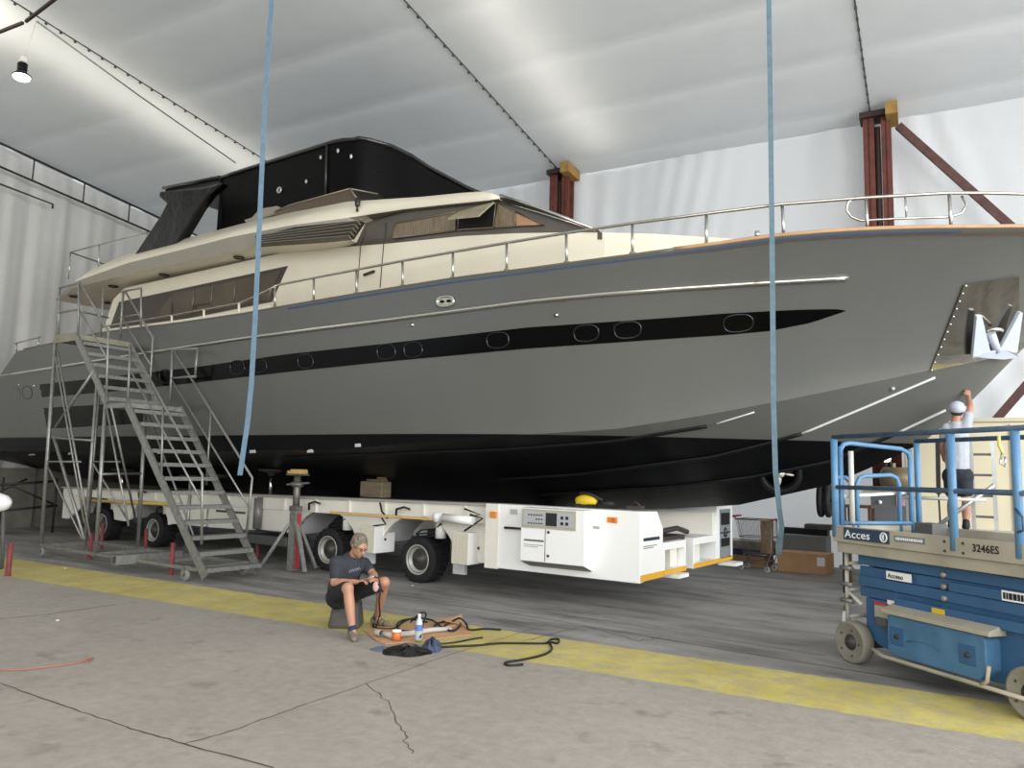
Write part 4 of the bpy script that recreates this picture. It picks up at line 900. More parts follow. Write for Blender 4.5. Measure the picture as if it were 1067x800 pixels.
tb('handrail', [S(61, 326), S(78, 323, 7.1), S(113, 331, Yf)], .016); tb('handrail_post', [S(108, 300, Yf), S(105, 350, Yf)]); tb('handrail', [S(126, 304, Yf), S(147, 300, Yf), S(147, 343, Yf)]); tb('handrail', [S(124, 331, Yf), S(147, 327, Yf)], .016)
# support frames
for nm, pts, r in (('leg', [S(58, 355), S(42.6, 570)], .036), ('leg', [S(101, 402, 7.12), S(88, 572, 7.12)], .03), ('leg', [S(110, 422), S(99.6, 579)], .036),
                   ('leg', [S(152, 426, Yf), S(143.5, 571, Yf)], .036), ('leg', [S(104, 400, Yf), S(92, 540, Yf)], .03), ('brace', [S(58, 445), S(98, 386)], .026), ('brace', [S(56, 455), S(88, 562)], .03),
                   ('brace', [S(60, 365), S(94, 560)], .02), ('brace', [S(56, 362), S(88, 545)], .018), ('brace', [S(54, 456), S(98, 459)], .02), ('brace', [S(49, 481), S(84, 481)], .018), ('brace', [S(49, 484), S(86, 562)], .018),
                   ('brace', [S(116, 424), S(142, 545, Yf)], .02), ('brace', [S(111, 424), S(134, 548)], .018), ('brace', [S(106, 494), S(148, 493, Yf)], .022), ('brace', [S(97, 483), S(135, 545, 7.6)], .018), ('brace', [S(94, 481, Yf), S(125, 481, Yf)], .018),
                   ('brace', [S(153, 428, Yf), S(203, 562, Yf)], .02)):
    tb(nm, pts, r)
m = MB(); m.beam((-15.3, Yn, .2), (-10.45, Yn, .2), .05, .05); m.build('base_bar', steel, st)
m = MB(); m.beam((-15.3, Yf, .2), (-10.6, Yf, .2), .05, .05); m.build('base_bar', steel, st)
for x in (-15.25, -13.35, -11.7, -10.6): m = MB(); m.beam((x, Yn, .2), (x, Yf, .2), .05, .05); m.build('cross_bar', steel, st)
m = MB(); q = at(125, 580, Y=6.85); m.box(q[0] - .07, 6.75, .15, q[0] + .07, 7.9, .17); m.box(q[0] - .07, 6.75, .17, q[0] - .055, 7.9, .28); m.box(q[0] + .055, 6.75, .17, q[0] + .07, 7.9, .28); m.box(q[0] - .07, 6.75, .28, q[0] + .07, 7.9, .295); m.build('drawbar_socket', steel, st)
tb('handrail_post', [S(199, 500, Yf), (S(199, 500, Yf)[0], Yf, .2)], .03)
def caster(par, x, y, r=.10):
    m = MB(); m.lathe((x, y - .025, r), (0, 1, 0), [(0, .03), (0, r - .01), (.01, r), (.04, r), (.05, r - .01), (.05, .03)], 20); w_ = m.build('caster', pm('caster_grey', (130, 130, 128), .6), par)
    m = MB(); m.box(x - .05, y - .05, r * 2 + .01, x + .05, y + .05, r * 2 + .03); m.beam((x, y - .035, r), (x, y - .035, r * 2 + .02), .03, .006, (1, 0, 0)); m.beam((x, y + .035, r), (x, y + .035, r * 2 + .02), .03, .006, (1, 0, 0)); m.build('caster_fork', steel, w_)
for x, y in ((-15.25, Yn), (-10.75, Yn), (-15.25, Yf), (-10.7, Yf), (-13.35, Yn + .5)): caster(st, x, y)
# ================================================================== SLINGS
bl = pm('blue_webbing', (108, 134, 154), .85, 0, .12, 14); bl2 = pm('teal_webbing', (84, 106, 116), .85, 0, .15, 14)
def sling(pts, w_, mat, label, nm='lifting_sling'):
    P = [np.array(p, float) for p in pts]; rows = []
    for i, p in enumerate(P):
        s_ = nrm(np.array([.83, .56, 0])) * w_ / 2; rows.append([p - s_ + [-.002, -.003, 0], p + s_ + [.002, -.003, 0], p + s_ + [.002, .003, 0], p - s_ + [-.002, .003, 0]])
    m = MB(); m.grid(rows, False, True); m.add(rows[0], [(0, 1, 2, 3)]); m.add(rows[-1], [(3, 2, 1, 0)]); return tag(m.build(nm, mat), label, 'sling')
Ys = 7.75; X1 = float(at(283, 0, Y=Ys)[0]); zt1 = 10.35; b1 = at(250, 495, Y=Ys)
sling([(X1, Ys, zt1), (X1, Ys, 8.0), at(266, 330, Y=Ys), at(262, 400, Y=Ys), at(258, 440, Y=Ys), b1], .075, bl, 'light blue lifting sling hanging at left with its free end above the transporter')
Ys = 8.35; X2 = float(at(803, 200, Y=Ys)[0])
sling([(X2, Ys, 10.3), (X2 + .01, Ys, 6.0), at(805, 300, Y=Ys), at(806, 420, Y=Ys), at(808, 490, Y=Ys), at(812, 530, Y=Ys + .1), at(814.5, 548, Y=Ys + .2), at(812, 578, Y=Ys + .3)], .052, bl2, 'teal lifting sling hanging over the bow, its end beside the shopping trolley')
# ================================================================== SCISSOR LIFT
P0 = at(887, 691, Z=0); P1 = at(1075, 752, Z=0); U = nrm(P1 - P0); V = np.array([-U[1], U[0], 0])
def LF(x, y, z): return P0 + U * x + V * y + np.array([0, 0, z])
lift = thing('scissor_lift', LF(1, .55, 0), 'blue and beige scissor lift with railed platform, parked at the right', 'lift')
lblue = pm('lift_blue', (50, 90, 128), .5, 0, .12, 3); lbl2 = pm('lift_light_blue', (88, 130, 166), .45, 0, .12, 6); lbei = pm('lift_beige', (164, 158, 142), .6, 0, .16, 3); lrail = pm('lift_dark_rail', (64, 84, 104), .5, 0, .3, 9)
def lbx(name, x0, y0, z0, x1, y1, z1, mat, par=lift, bevel=.006):
    m = MB(); m.hexa([LF(x0, y0, z0), LF(x1, y0, z0), LF(x1, y1, z0), LF(x0, y1, z0), LF(x0, y0, z1), LF(x1, y0, z1), LF(x1, y1, z1), LF(x0, y1, z1)]); return m.build(name, mat, par, bevel=bevel)
m = MB()
for a in ((-.21, 0, 1.155, 2.35, .03, 1.315), (-.21, 1.12, 1.155, 2.35, 1.15, 1.315), (-.21, 0, 1.155, -.18, 1.15, 1.315)):
    x0, y0, z0, x1, y1, z1 = a; m.hexa([LF(x0, y0, z0), LF(x1, y0, z0), LF(x1, y1, z0), LF(x0, y1, z0), LF(x0, y0, z1), LF(x1, y0, z1), LF(x1, y1, z1), LF(x0, y1, z1)])
pf = m.build('platform_edge', lbei, lift, bevel=.004)
lbx('platform_floor', -.18, .03, 1.18, 2.33, 1.12, 1.22, pm('deck_grey', (150, 150, 146), .6, 0, .15, 5))
lbx('platform_rail_channel', -.19, .03, 1.05, 2.33, .10, 1.155, lbei)
lbx('platform_rail_channel', -.19, 1.05, 1.05, 2.33, 1.12, 1.155, lbei)
for x in (1.12, 1.30): 
    for z in (1.19, 1.27): m = MB(); m.lathe(LF(x, 0, z), -V, [(0, .012), (.006, .012), (.008, 0)], 8); m.build('bolt', pm('dark_hitch', (54, 48, 46), .6), pf)
def lt(name, pts, r, mat, par=lift): m = MB(); m.path([LF(*p) for p in pts], r, 10); return m.build(name, mat, par)
for y in (.02, 1.12):
    lt('top_rail', [(-.2, y, 2.21), (2.33, y, 2.21)], .024, lrail); lt('mid_rail', [(-.2, y, 1.70), (2.33, y, 1.70)], .022, lrail)
    for x in (-.19, 1.2, 1.79): lt('rail_post', [(x, y, 1.2), (x, y, 2.19)], .034 if y < 1 else .03, lbl2)
for y in (.10, 1.02): lt('rail_post', [(-.19, y, 1.22), (-.19, y, 2.12)], .025, lbl2)
lt('end_gate', [(-.19, .10, 1.25), (-.19, .10, 2.08), (-.19, .14, 2.14), (-.19, .22, 2.155), (-.19, .9, 2.12), (-.19, 1.0, 2.08), (-.19, 1.03, 1.98), (-.19, 1.03, 1.25)], .024, lbl2)
lt('gate_hoop', [(-.19, .30, 1.25), (-.19, .30, 1.74), (-.19, .34, 1.80), (-.19, .40, 1.82), (-.19, .75, 1.84), (-.19, .83, 1.81), (-.19, .86, 1.74), (-.19, .86, 1.25)], .023, lbl2)
lt('gate_hoop', [(-.19, .05, 1.80), (-.19, .16, 1.80), (-.19, .22, 1.75), (-.19, .24, 1.25)], .022, lbl2)
lt('gate_bar', [(-.17, .06, 1.70), (-.17, 1.10, 1.70)], .022, lrail); lt('gate_bar', [(-.17, .1, 1.34), (-.17, .98, 1.34)], .02, lbl2)
lt('gate_bar', [(-.24, .06, 1.6), (-.24, 1.08, 1.66)], .018, wh2)
lt('mast_tube', [(-.1, .15, 1.34), (-.1, .15, 2.07)], .026, pm('pale_grey_tube', (190, 190, 182), .5))
lbx('control_box', .0, .85, 1.22, .22, 1.05, 1.36, pm('dark_grey_box', (84, 84, 82), .6))
# harness hook on the far rail
m = MB(); q = LF(1.62, .06, 2.16); m.path([q, q + [0, 0, -.08], q + [.02, 0, -.14]], .013, 6); m.build('lanyard', pm('yellow_webbing', (222, 212, 120), .7), lift); m = MB(); m.path([q + [.02, 0, -.14], q + [.0, 0, -.22], q + [.03, 0, -.25], q + [.04, 0, -.17]], .010, 6); m.build('snap_hook', chrome, lift)
m = MB(); m.path([LF(1.79, -.01, 1.58), LF(1.86, -.03, 1.52), LF(1.86, -.03, 1.42), LF(1.80, -.01, 1.40)], .010, 6); m.build('gate_latch', lrail, lift)
# scissor stack
for y in (.14, .98):
    for k, (z, dz_) in enumerate(((.992, -.006), (.892, .006), (.79, -.006), (.695, .004))):
        m = MB(); m.beam(LF(.0, y + .02 * (k % 2), z - dz_), LF(2.3, y + .02 * (k % 2), z + dz_), .05, .094, V); sa = m.build('scissor_arm', lblue, lift, bevel=.004)
        if y < .5: m = MB(); m.lathe(LF(1.0, y - .02, z - .02), -V, [(0, .028), (.03, .028), (.035, .018), (.04, 0)], 14); m.build('pivot_pin', steel, sa)
lbx('scissor_cross_member', .1, .2, .7, .25, .95, 1.0, pm('dark_underframe', (40, 40, 40), .7)); lbx('scissor_cross_member', 2.0, .2, .7, 2.15, .95, 1.0, MATS['dark_underframe'])
lbx('lift_cylinder_cover', 1.05, .10, .84, 1.62, .13, .92, lblue)
# chassis
m = MB(); m.prism([LF(x, .12, z) for x, z in ((.08, .30), (.08, .64), (2.15, .64), (2.15, .18), (.42, .18), (.22, .22))], V * .9); ch = m.build('chassis', lblue, lift, bevel=.01)
m = MB(); m.prism([LF(x, -.04, z) for x, z in ((.50, .24), (.50, .54), (.53, .56), (1.46, .56), (1.50, .52), (1.50, .28), (1.43, .20), (.56, .20))], V * .3); tray = m.build('battery_tray', lbl2, lift, bevel=.012)
tray.data.materials[0] = pm('tray_blue', (70, 112, 146), .5, 0, .18, 5)
m = MB(); m.prism([LF(x, y, z) for x, y, z in ((.46, -.07, .565), (.46, -.07, .60), (.46, .12, .66), (.46, .12, .565))], U * 1.1); m.build('tray_lid', lbei, tray, bevel=.006)
for x in (.60, 1.32):
    m = MB(); m.hexa([LF(x - .07, -.046, .30), LF(x + .10, -.046, .30), LF(x + .10, -.03, .30), LF(x - .07, -.03, .30), LF(x - .07, -.046, .46), LF(x + .10, -.046, .46), LF(x + .10, -.03, .46), LF(x - .07, -.03, .46)]); hr = m.build('handle_recess', lblue, tray, bevel=.01)
    m = MB(); m.lathe(LF(x + .02, -.045, .38), -V, [(0, .022), (.018, .02), (.02, 0)], 10); m.build('tray_latch', pm('dark_hitch', (54, 48, 46), .6), hr)
lt('tray_bar', [(.30, -.02, .20), (.45, -.05, .17), (1.45, -.05, .17), (1.9, -.03, .16)], .018, lbei, tray); lt('tray_bar', [(1.45, -.05, .17), (1.52, -.06, .22), (1.54, -.06, .34)], .016, lbei, tray)
m = MB(); m.path([LF(.72 + .05 * i, -.043, .36 + .03 * math.sin(i / 7 * PI)) for i in range(8)], .006, 5); m.build('moulded_rib', tray.data.materials[0], tray)
lbx('upper_rail', .50, .05, .62, 2.2, .12, .70, lblue, ch)
for x in (0, 1.83):
    for y0 in (-.02, 1.0):
        m = MB(); r = .2; m.lathe(LF(x, y0, r), V, [(.02, .07), (.0, .10), (.005, .165), (.0, .17), (.0, r - .015), (.012, r), (.118, r), (.13, r - .015), (.13, .05)], 36); w_ = m.build('wheel', pm('solid_tyre_grey', (128, 124, 112), .8, 0, .15, 7), lift)
        m = MB(); m.lathe(LF(x, y0 + .02, r), -V, [(-.01, .085), (.0, .085), (.012, .05), (.03, .04), (.035, 0)], 18)
        for k in range(5): t_ = 2 * PI * k / 5; m.lathe(LF(x + .125 * math.cos(t_), y0 + .005, r + .125 * math.sin(t_)), -V, [(0, .012), (.01, .01), (.011, 0)], 8)
        m.build('hub', pm('hub_dark', (70, 68, 64), .5, .4), w_)
lbx('axle', -.05, .12, .14, .05, 1.02, .26, MATS['dark_underframe']); lbx('axle', 1.78, .12, .14, 1.88, 1.02, .26, MATS['dark_underframe'])
# ladder and hooks at the left end
gl = pm('pale_grey_paint', (186, 184, 174), .55, 0, .15, 7)
lt('ladder_rail', [(-.14, .10, .34), (-.14, .10, 1.05)], .02, gl); lt('ladder_rail', [(-.14, .5, .34), (-.14, .5, 1.05)], .02, gl)
for z in (.42, .68, .94): lt('ladder_rung', [(-.14, .1, z), (-.14, .5, z)], .018, gl)
for z in (.90, .74, .58): lt('hinge_bolt', [(-.18, .06, z), (-.02, .06, z)], .022, steel)
m = MB(); m.path([LF(-.26, .18, .44), LF(-.27, .18, .34), LF(-.22, .18, .27), LF(-.12, .18, .25)], .028, 8); m.build('curved_guard', wh2, lift)
lt('linkage', [(-.2, .1, .48), (-.08, .08, .66), (.05, .1, .56)], .02, gl); lt('linkage', [(-.22, .12, .30), (-.05, .1, .36), (.05, .1, .30)], .022, gl)
lbx('valve_block', .28, .03, .49, .47, .12, .60, lbei); lbx('valve_block', .31, .02, .42, .43, .10, .50, pm('dark_grey_box', (84, 84, 82), .6))
# markings
plate_b = lbx('name_plate', -.05, -.012, 1.19, .52, 0, 1.305, pm('plate_navy', (44, 62, 88), .5), lift, 0)
ink_w = pm('white_lettering', (232, 234, 236), .5); ink_k = pm('black_lettering', (22, 22, 24), .6)
text('name_lettering', 'Acces', .105, LF(-.03, -.016, 1.21), U, (0, 0, 1), ink_w, plate_b, .001, .001, 1.25)
m = MB(); cc = LF(.465, -.016, 1.247); m.path([cc + U * .038 * math.cos(t) + np.array([0, 0, .042 * math.sin(t)]) for t in np.linspace(0, 2 * PI, 20)[:-1]], .007, 6, closed=True); m.path([cc + np.array([0, 0, -.03]), cc + np.array([0, 0, .03])], .006, 5); m.path([cc - U * .015 + np.array([0, 0, -.025]), cc - U * .015 + np.array([0, 0, .02])], .005, 5); m.build('round_mark', ink_w, plate_b)
sg = lbx('info_strip', .58, -.006, 1.225, .92, 0, 1.275, pm('strip_grey', (110, 118, 122), .5), lift, 0)
m = MB(); x = .60
while x < .90:
    w_ = random.uniform(.01, .03); m.hexa([LF(a, b, c) for c in (1.238, 1.262) for a, b in ((x, -.009), (x + w_, -.009), (x + w_, -.005), (x, -.005))]); x += w_ + .008
lab(m.build('small_lettering', ink_w, sg), 'small pale lettering, not readable')
text('model_number', '3246ES', .085, LF(1.385, -.003, 1.215), U, (0, 0, 1), ink_k, pf, .001, .0015, .92)
def sticker(x0, z0, x1, z1, bgm, fgm, body=None, size=.05, tilt=0):
    s_ = lbx('sticker', x0, .098, z0, x1, .104, z1, bgm, lift, 0)
    if body: text('sticker_lettering', body, size, LF(x0 + .02, .095, z0 + .016), U, (0, 0, 1), fgm, s_, .001, .001)
    else:
        m = MB(); x = x0 + .015
        while x < x1 - .03: w_ = random.uniform(.012, .03); m.hexa([LF(a, b, c) for c in (z0 + .015, z1 - .015) for a, b in ((x, .094), (x + w_, .094), (x + w_, .099), (x, .099))]); x += w_ + .008
        lab(m.build('sticker_lettering', fgm, s_), 'small lettering, not readable')
    return s_
sticker(.37, .855, .66, .93, wh2, ink_k, 'Acceso', .058)
sticker(1.55, .845, 1.86, .925, wh2, ink_k)
s_ = lbx('warning_sticker', .20, .11, .50, .34, .119, .62, pm('sticker_red', (190, 52, 50), .5), lift, 0); text('sticker_lettering', 'BAC', .07, LF(.205, .107, .53), U, (0, 0, 1), ink_w, s_, .001)
lbx('yellow_sticker', .92, .044, .64, 1.05, .05, .685, pm('sticker_yellow', (214, 182, 48), .5), lift, 0)
lbx('pale_sticker', .36, .11, .62, .48, .119, .66, wh2, lift, 0)
# ================================================================== PEOPLE
def sculpt(name, m, mat, parent, vox=.008, sm=4, base=None):
    """one continuous surface from overlapping shapes"""
    o = m.build(name + '_raw', mat, fix=True, base=(0, 0, 0))
    md = o.modifiers.new('r', 'REMESH'); md.mode = 'VOXEL'; md.voxel_size = vox; md.use_smooth_shade = True
    s2 = o.modifiers.new('s', 'SMOOTH'); s2.iterations = sm; s2.factor = .5
    dg = bpy.context.evaluated_depsgraph_get(); me = bpy.data.meshes.new_from_object(o.evaluated_get(dg)); old = o.data
    bpy.data.objects.remove(o); bpy.data.meshes.remove(old)
    bs = Vector(FR[parent.name]) if parent is not None else Vector(base)
    for v in me.vertices: v.co -= bs
    me.polygons.foreach_set('use_smooth', [True] * len(me.polygons)); me.name = name
    q = bpy.data.objects.new(name, me); COL.objects.link(q)
    if parent is not None: q.parent = parent
    else: q.location = bs
    FR[q.name] = tuple(bs); return q
def basis(fwd, up=(0, 0, 1)):
    f = Vector(fwd).normalized(); u = Vector(up); u = (u - f * u.dot(f)).normalized(); r = f.cross(u); return f, u, r
def head_shape(m, c, fwd, up, s=1.):
    f, u, r = basis(fwd, up); c = Vector(c); R3 = Matrix((r, f, u)).transposed()
    P = lambda a, b, d: c + (r * a + f * b + u * d) * s
    m.ell(P(0, -.012, .025), (.074 * s, .094 * s, .088 * s), 20, 14, R3)
    m.ell(P(0, .018, -.045), (.060 * s, .070 * s, .070 * s), 18, 12, R3)
    m.ell(P(0, .055, -.093), (.026 * s, .026 * s, .022 * s), 12, 8, R3)
    m.cap(P(0, .082, .012), .008 * s, P(0, .106, -.026), .014 * s, 10)                       # nose
    for sd in (-1, 1):
        m.ell(P(.013 * sd, .098, -.03), (.009 * s, .010 * s, .008 * s), 8, 6, R3)
        m.cap(P(.014 * sd, .078, .030), .010 * s, P(.046 * sd, .066, .028), .010 * s, 8)        # brows
        m.ell(P(.04 * sd, .062, -.018), (.022 * s, .020 * s, .018 * s), 10, 7, R3)             # cheeks
        m.ell(P(.078 * sd, -.010, -.004), (.010 * s, .020 * s, .032 * s), 10, 8, R3)           # ears
    m.cap(P(-.020, .084, -.060), .0075 * s, P(.020, .084, -.060), .0075 * s, 8); m.cap(P(-.017, .083, -.071), .008 * s, P(.017, .083, -.071), .008 * s, 8)
    return P, R3
def hand_shape(m, wrist, dirn, palm_n, thumb_side, curl=.9, s=1.):
    d, n, t = basis(dirn, palm_n); w_ = Vector([float(x) for x in wrist])   # d fingers, n palm-facing side, t sideways
    t = t * thumb_side
    for k in range(4):
        off = (-.030 + .020 * k) * s; L1 = (.030, .034, .037, .033)[k] * s
        a = w_ + d * .012 * s + t * off * .7; b = w_ + d * .082 * s + t * off
        m.cap(a, .013 * s, b, .0105 * s, 8)
        ang = 0; p = b; r_ = .0098 * s
        for j, ln in enumerate((L1, L1 * .72, L1 * .55)):
            ang += curl * (.75, 1.0, .7)[j]; q = p + (d * math.cos(ang) + n * math.sin(ang)) * ln; m.cap(p, r_, q, r_ * .92, 8); p = q; r_ *= .92
    a = w_ + d * .022 * s + t * .026 * s; b = a + (d * .6 + t * .55 + n * .35).normalized() * .038 * s; m.cap(a, .014 * s, b, .0115 * s, 8)
    c = b + (d * .85 + n * .5 - t * .1).normalized() * .03 * s; m.cap(b, .011 * s, c, .009 * s, 8)
    m.cap(c, .009 * s, c + (d * .6 + n * .8).normalized() * .02 * s, .0085 * s, 8)
skin = pm('tanned_skin', (176, 130, 106), .5, 0, .05, 8); skin2 = pm('skin', (168, 124, 102), .5, 0, .05, 8)
D0 = 8.52
def J(px, py, dd=0.): return Vector([float(c) for c in atd(px, py, D0 + dd)])
man = thing('person', (J(356, 650)[0], J(356, 650)[1], 0), 'person in dark t-shirt and black shorts seated on a grey block, working on a cable', 'person')
pel = J(355, 618.5, .03); bel = J(359, 606, -.02); chs = J(363.5, 591, -.02); nk = J(367.5, 580.5, -.04); hd = J(374.5, 568.5, -.12)
shR = J(351, 586.5, -.12); shL = J(379, 587.5, .08); elR = J(348, 607, -.20); wrR = J(371.5, 606, -.34); elL = J(389, 598, -.08); wrL = J(391, 603.5, -.27)
hpR = J(352, 620, -.08); hpL = J(361, 619, .06); knR = J(362.5, 612.5, -.43); knL = J(400.5, 606.5, -.22)
Zf = .055; aR = at(367, 655, Z=.10); aL = at(393, 642, Z=.10); aR = Vector(aR); aL = Vector(aL)
faceF = Vector((float(M[:, 0][0]) * .75, float(M[:, 0][1]) * .75, 0)) + Vector((.56, -.82, 0)) * .75
facef = Vector((faceF.x, faceF.y, -.62))
m = MB()
P, R3 = head_shape(m, hd, facef, (faceF.x * .2, faceF.y * .2, 1), 1.02)
m.cap(nk, .055, P(0, -.02, -.06), .052); m.cap(chs, .10, nk, .06)
m.cap(pel, .12, bel, .115); m.cap(bel, .115, chs, .13)
for sh, el, wr in ((shR, elR, wrR), (shL, elL, wrL)):
    m.cap(sh, .055, el, .041); fo = el + (wr - el) * .35; m.cap(el, .041, fo, .044); m.cap(fo, .044, wr, .026)
hdirR = (J(381, 603.5, -.36) - wrR).normalized(); hdirL = (J(388, 601, -.42) - wrL).normalized()
hand_shape(m, wrR, hdirR, Vector((0, 0, -1)) + Vector((.3, .3, 0)), 1, .75, .95)
hand_shape(m, wrL, hdirL, (wrR - wrL).normalized() + Vector((0, 0, -.4)), -1, .8, .95)
for hp2, kn, an in ((hpR, knR, aR), (hpL, knL, aL)):
    m.cap(hp2, .085, kn, .062); m.cap(kn, .062, kn + (an - kn) * .12, .056); cf = kn + (an - kn) * .35; m.cap(kn + (an - kn) * .12, .054, cf, .056); m.cap(cf, .056, an, .036)
    fd = Vector((faceF.x, faceF.y, 0)).normalized(); m.cap(an, .036, Vector((an.x, an.y, .05)) + fd * .04, .03)
sculpt('body', m, skin, man, .009, 3)
# shirt
shirt = pm('charcoal_tshirt', (48, 50, 58), .85, 0, .12, 6, .3, 9)
m = MB(); m.cap(pel + Vector((0, 0, .05)), .155, bel, .145); m.cap(bel, .145, chs, .155); m.cap(chs, .15, (chs + nk) / 2 + Vector((0, 0, .02)), .105)
m.cap(shR, .085, shL, .08); m.cap((shR + shL) / 2 + Vector((0, 0, .0)), .09, nk - Vector((0, 0, .045)), .07)
for sh, el in ((shR, elR), (shL, elL)): m.cap(sh, .078, sh + (el - sh) * .62, .062)
ts = sculpt('tshirt', m, shirt, man, .012, 3)
shorts = pm('black_shorts', (24, 25, 28), .85, 0, .15, 6)
m = MB(); m.cap(hpR + Vector((0, 0, -.02)), .135, hpL, .135)
for hp2, kn in ((hpR, knR), (hpL, knL)): m.cap(hp2, .115, hp2 + (kn - hp2) * .80, .088)
m.cap(pel, .15, pel + Vector((0, 0, .05)), .14); sculpt('shorts', m, shorts, man, .012, 3)
hair = pm('grey_hair', (112, 104, 92), .8, 0, .35, 22, .6, 30)
m = MB(); m.ell(P(0, -.024, .042), (.088, .099, .088), 18, 12, R3); m.ell(P(0, -.07, -.01), (.072, .055, .062), 14, 9, R3)
for k in range(26):
    a = random.uniform(0, 2 * PI); b = random.uniform(.2, 1.25); q = P(math.sin(b) * math.cos(a) * .082, -.024 + math.sin(b) * math.sin(a) * .092, .042 + math.cos(b) * .084); m.ell(q, (.016, .016, .012), 6, 5, R3)
for sd in (-1, 1): m.ell(P(.072 * sd, .01, .02), (.014, .03, .03), 8, 6, R3)
hr_ = sculpt('hair', m, hair, man, .008, 1)
m = MB()
for sd in (-1, 1): m.path([P(.030 * sd + .019 * math.cos(t), .094, .004 + .014 * math.sin(t)) for t in np.linspace(0, 2 * PI, 12)[:-1]], .0022, 5, closed=True); m.path([P(.049 * sd, .092, .006), P(.078 * sd, .0, .008)], .0022, 5)
m.path([P(-.012, .096, .006), P(.012, .096, .006)], .0022, 5); m.build('spectacles', pm('dark_wire', (60, 40, 38), .4, .5), man)
m = MB()
for sd in (-1, 1): m.ell(P(.030 * sd, .083, .005), (.011, .006, .006), 8, 6, R3)
m.build('eyes', pm('dark_eye', (40, 32, 28), .2), man)
shoe = pm('taupe_suede', (118, 108, 92), .85, 0, .12, 12); sock = pm('navy_sock', (42, 50, 84), .9)
fR = Vector((faceF.x * .5 + .35, faceF.y * .5 - .55, 0)).normalized(); fL = Vector((faceF.x, faceF.y + .25, 0)).normalized()
for an, fd in ((aR, fR), (aL, fL)):
    b0 = Vector((an.x, an.y, 0)) - fd * .045; m = MB()
    for a_, r_, z_ in ((0, .040, .05), (.06, .040, .052), (.12, .038, .042), (.18, .037, .036), (.215, .028, .030)):
        m.ell(b0 + fd * a_ + Vector((0, 0, z_)), (r_ + .004, r_ + .004, z_ * .98), 14, 9)
    m.cap(b0 + fd * .02 + Vector((0, 0, .05)), .042, b0 + fd * .03 + Vector((0, 0, .085)), .040)
    sculpt('shoe', m, shoe, man, .008, 2)
    m = MB(); m.cap(Vector((an.x, an.y, .07)), .044, Vector((an.x, an.y, .115)), .043); sculpt('sock', m, sock, man, .008, 2)
# script mark on the shirt: pale stitched strokes following the chest
cf = Vector((.56, -.82, 0)); 
m = MB(); pts = []
for i in range(24): q = J(363.5 + i * .52, 595.5 - i * .16 + 1.6 * math.sin(i * 1.5), -.02); pts.append(q)
def on_surf(q, obj):
    loc, nor, _i, _d = None, None, None, None
    o_ = Vector((0, 0, CH)); bs = Vector(FR[obj.name]); ok, loc, nor, idx = obj.ray_cast(o_ - bs, (q - o_).normalized())
    return (loc + bs + nor * .003) if ok else q
bpy.context.view_layer.update()
m.path([on_surf(q, ts) for q in pts], .0028, 5); lab(m.build('shirt_print', pm('faded_print', (150, 156, 170), .8), man, fix=False), 'faint pale script print on the chest')
# block he sits on
m = MB(); q1 = at(340, 655, Z=0); dU = nrm(np.array([.83, .56, 0])); dV = np.array([-.56, .83, 0]); q0 = q1 + dV * .0
def bl_(a, b, z): return q0 + dU * a + dV * b + np.array([0, 0, z])
m.hexa([bl_(0, .0, 0), bl_(.36, .0, 0), bl_(.36, .32, 0), bl_(0, .32, 0), bl_(.05, .03, .29), bl_(.33, .03, .29), bl_(.33, .29, .29), bl_(.05, .29, .29)])
tag(m.build('seat_block', pm('worn_grey_rubber', (74, 70, 66), .85, 0, .2, 5), bevel=.035), 'dark grey rubber block the seated person sits on', 'block')
# things on the floor beside him
card = pm('cardboard', (190, 150, 112), .8, 0, .08, 5)
cp = [at(*p, Z=0) for p in [(379, 657), (392, 668), (402, 672), (440, 668), (492, 662), (487, 652), (475, 643), (440, 648)]]
m = MB(); m.prism([p + [0, 0, .004] for p in cp], (0, 0, .008)); m.prism([p + np.array([0, 0, .013]) for p in (at(455, 656, Z=0), at(482, 652, Z=0), at(477, 646, Z=0), at(458, 646, Z=0))], (0, 0, .008))
a, b, c, d = at(460, 650, Z=0), at(484, 654, Z=0), at(481, 640, Z=.07), at(461, 647, Z=.05); m.prism([a + [0, 0, .02], b + [0, 0, .02], c, d], (0, 0, .006))
tag(m.build('cardboard_sheet', card), 'flattened brown cardboard sheet on the floor in front of the seated person', 'cardboard')
m = MB(); q = at(436, 667, Z=.02)
m.lathe(q, (0, 0, 1), [(0, 0), (0, .036), (.02, .04), (.06, .037), (.10, .040), (.16, .040), (.20, .032), (.23, .015), (.245, .014)], 20); bt = tag(m.build('water_bottle', pm('clear_plastic', (178, 186, 190), .08, 0, spec=.7, coat=.5)), 'clear plastic water bottle with blue label and cap on the cardboard', 'bottle')
m = MB(); m.lathe(q + [0, 0, .10], (0, 0, 1), [(0, .0412), (.06, .0412)], 20); m.build('bottle_label', pm('blue_label', (92, 120, 176), .5), bt)
m = MB(); m.lathe(q + [0, 0, .243], (0, 0, 1), [(0, .017), (.022, .017), (.023, 0)], 14); m.build('bottle_cap', pm('cap_blue', (210, 214, 222), .4), bt)
m = MB(); q = at(413, 667, Z=.015); m.lathe(q, (0, 0, 1), [(0, 0), (0, .045), (.09, .047), (.09, .038), (.01, .036)], 18); t = tag(m.build('orange_tub', pm('orange_plastic', (206, 112, 58), .5)), 'small orange tub with white lid standing on the cardboard', 'tub')
m = MB(); m.lathe(q + [0, 0, .09], (0, 0, 1), [(0, .049), (.015, .049), (.018, 0)], 18); m.build('tub_lid', wh2, t)
m = MB(); q = at(398, 662, Z=.02); 
for i in range(1): m.path([at(397, 659, Z=.05), at(408, 662, Z=.045), at(425, 660, Z=.045), at(450, 656, Z=.045), at(470, 655, Z=.04)], [.02, .035, .03, .028, .02], 10)
m.lathe(at(394, 659, Z=.05), (1, -.2, 0), [(-.03, .03), (.02, .034), (.06, .03)], 12)
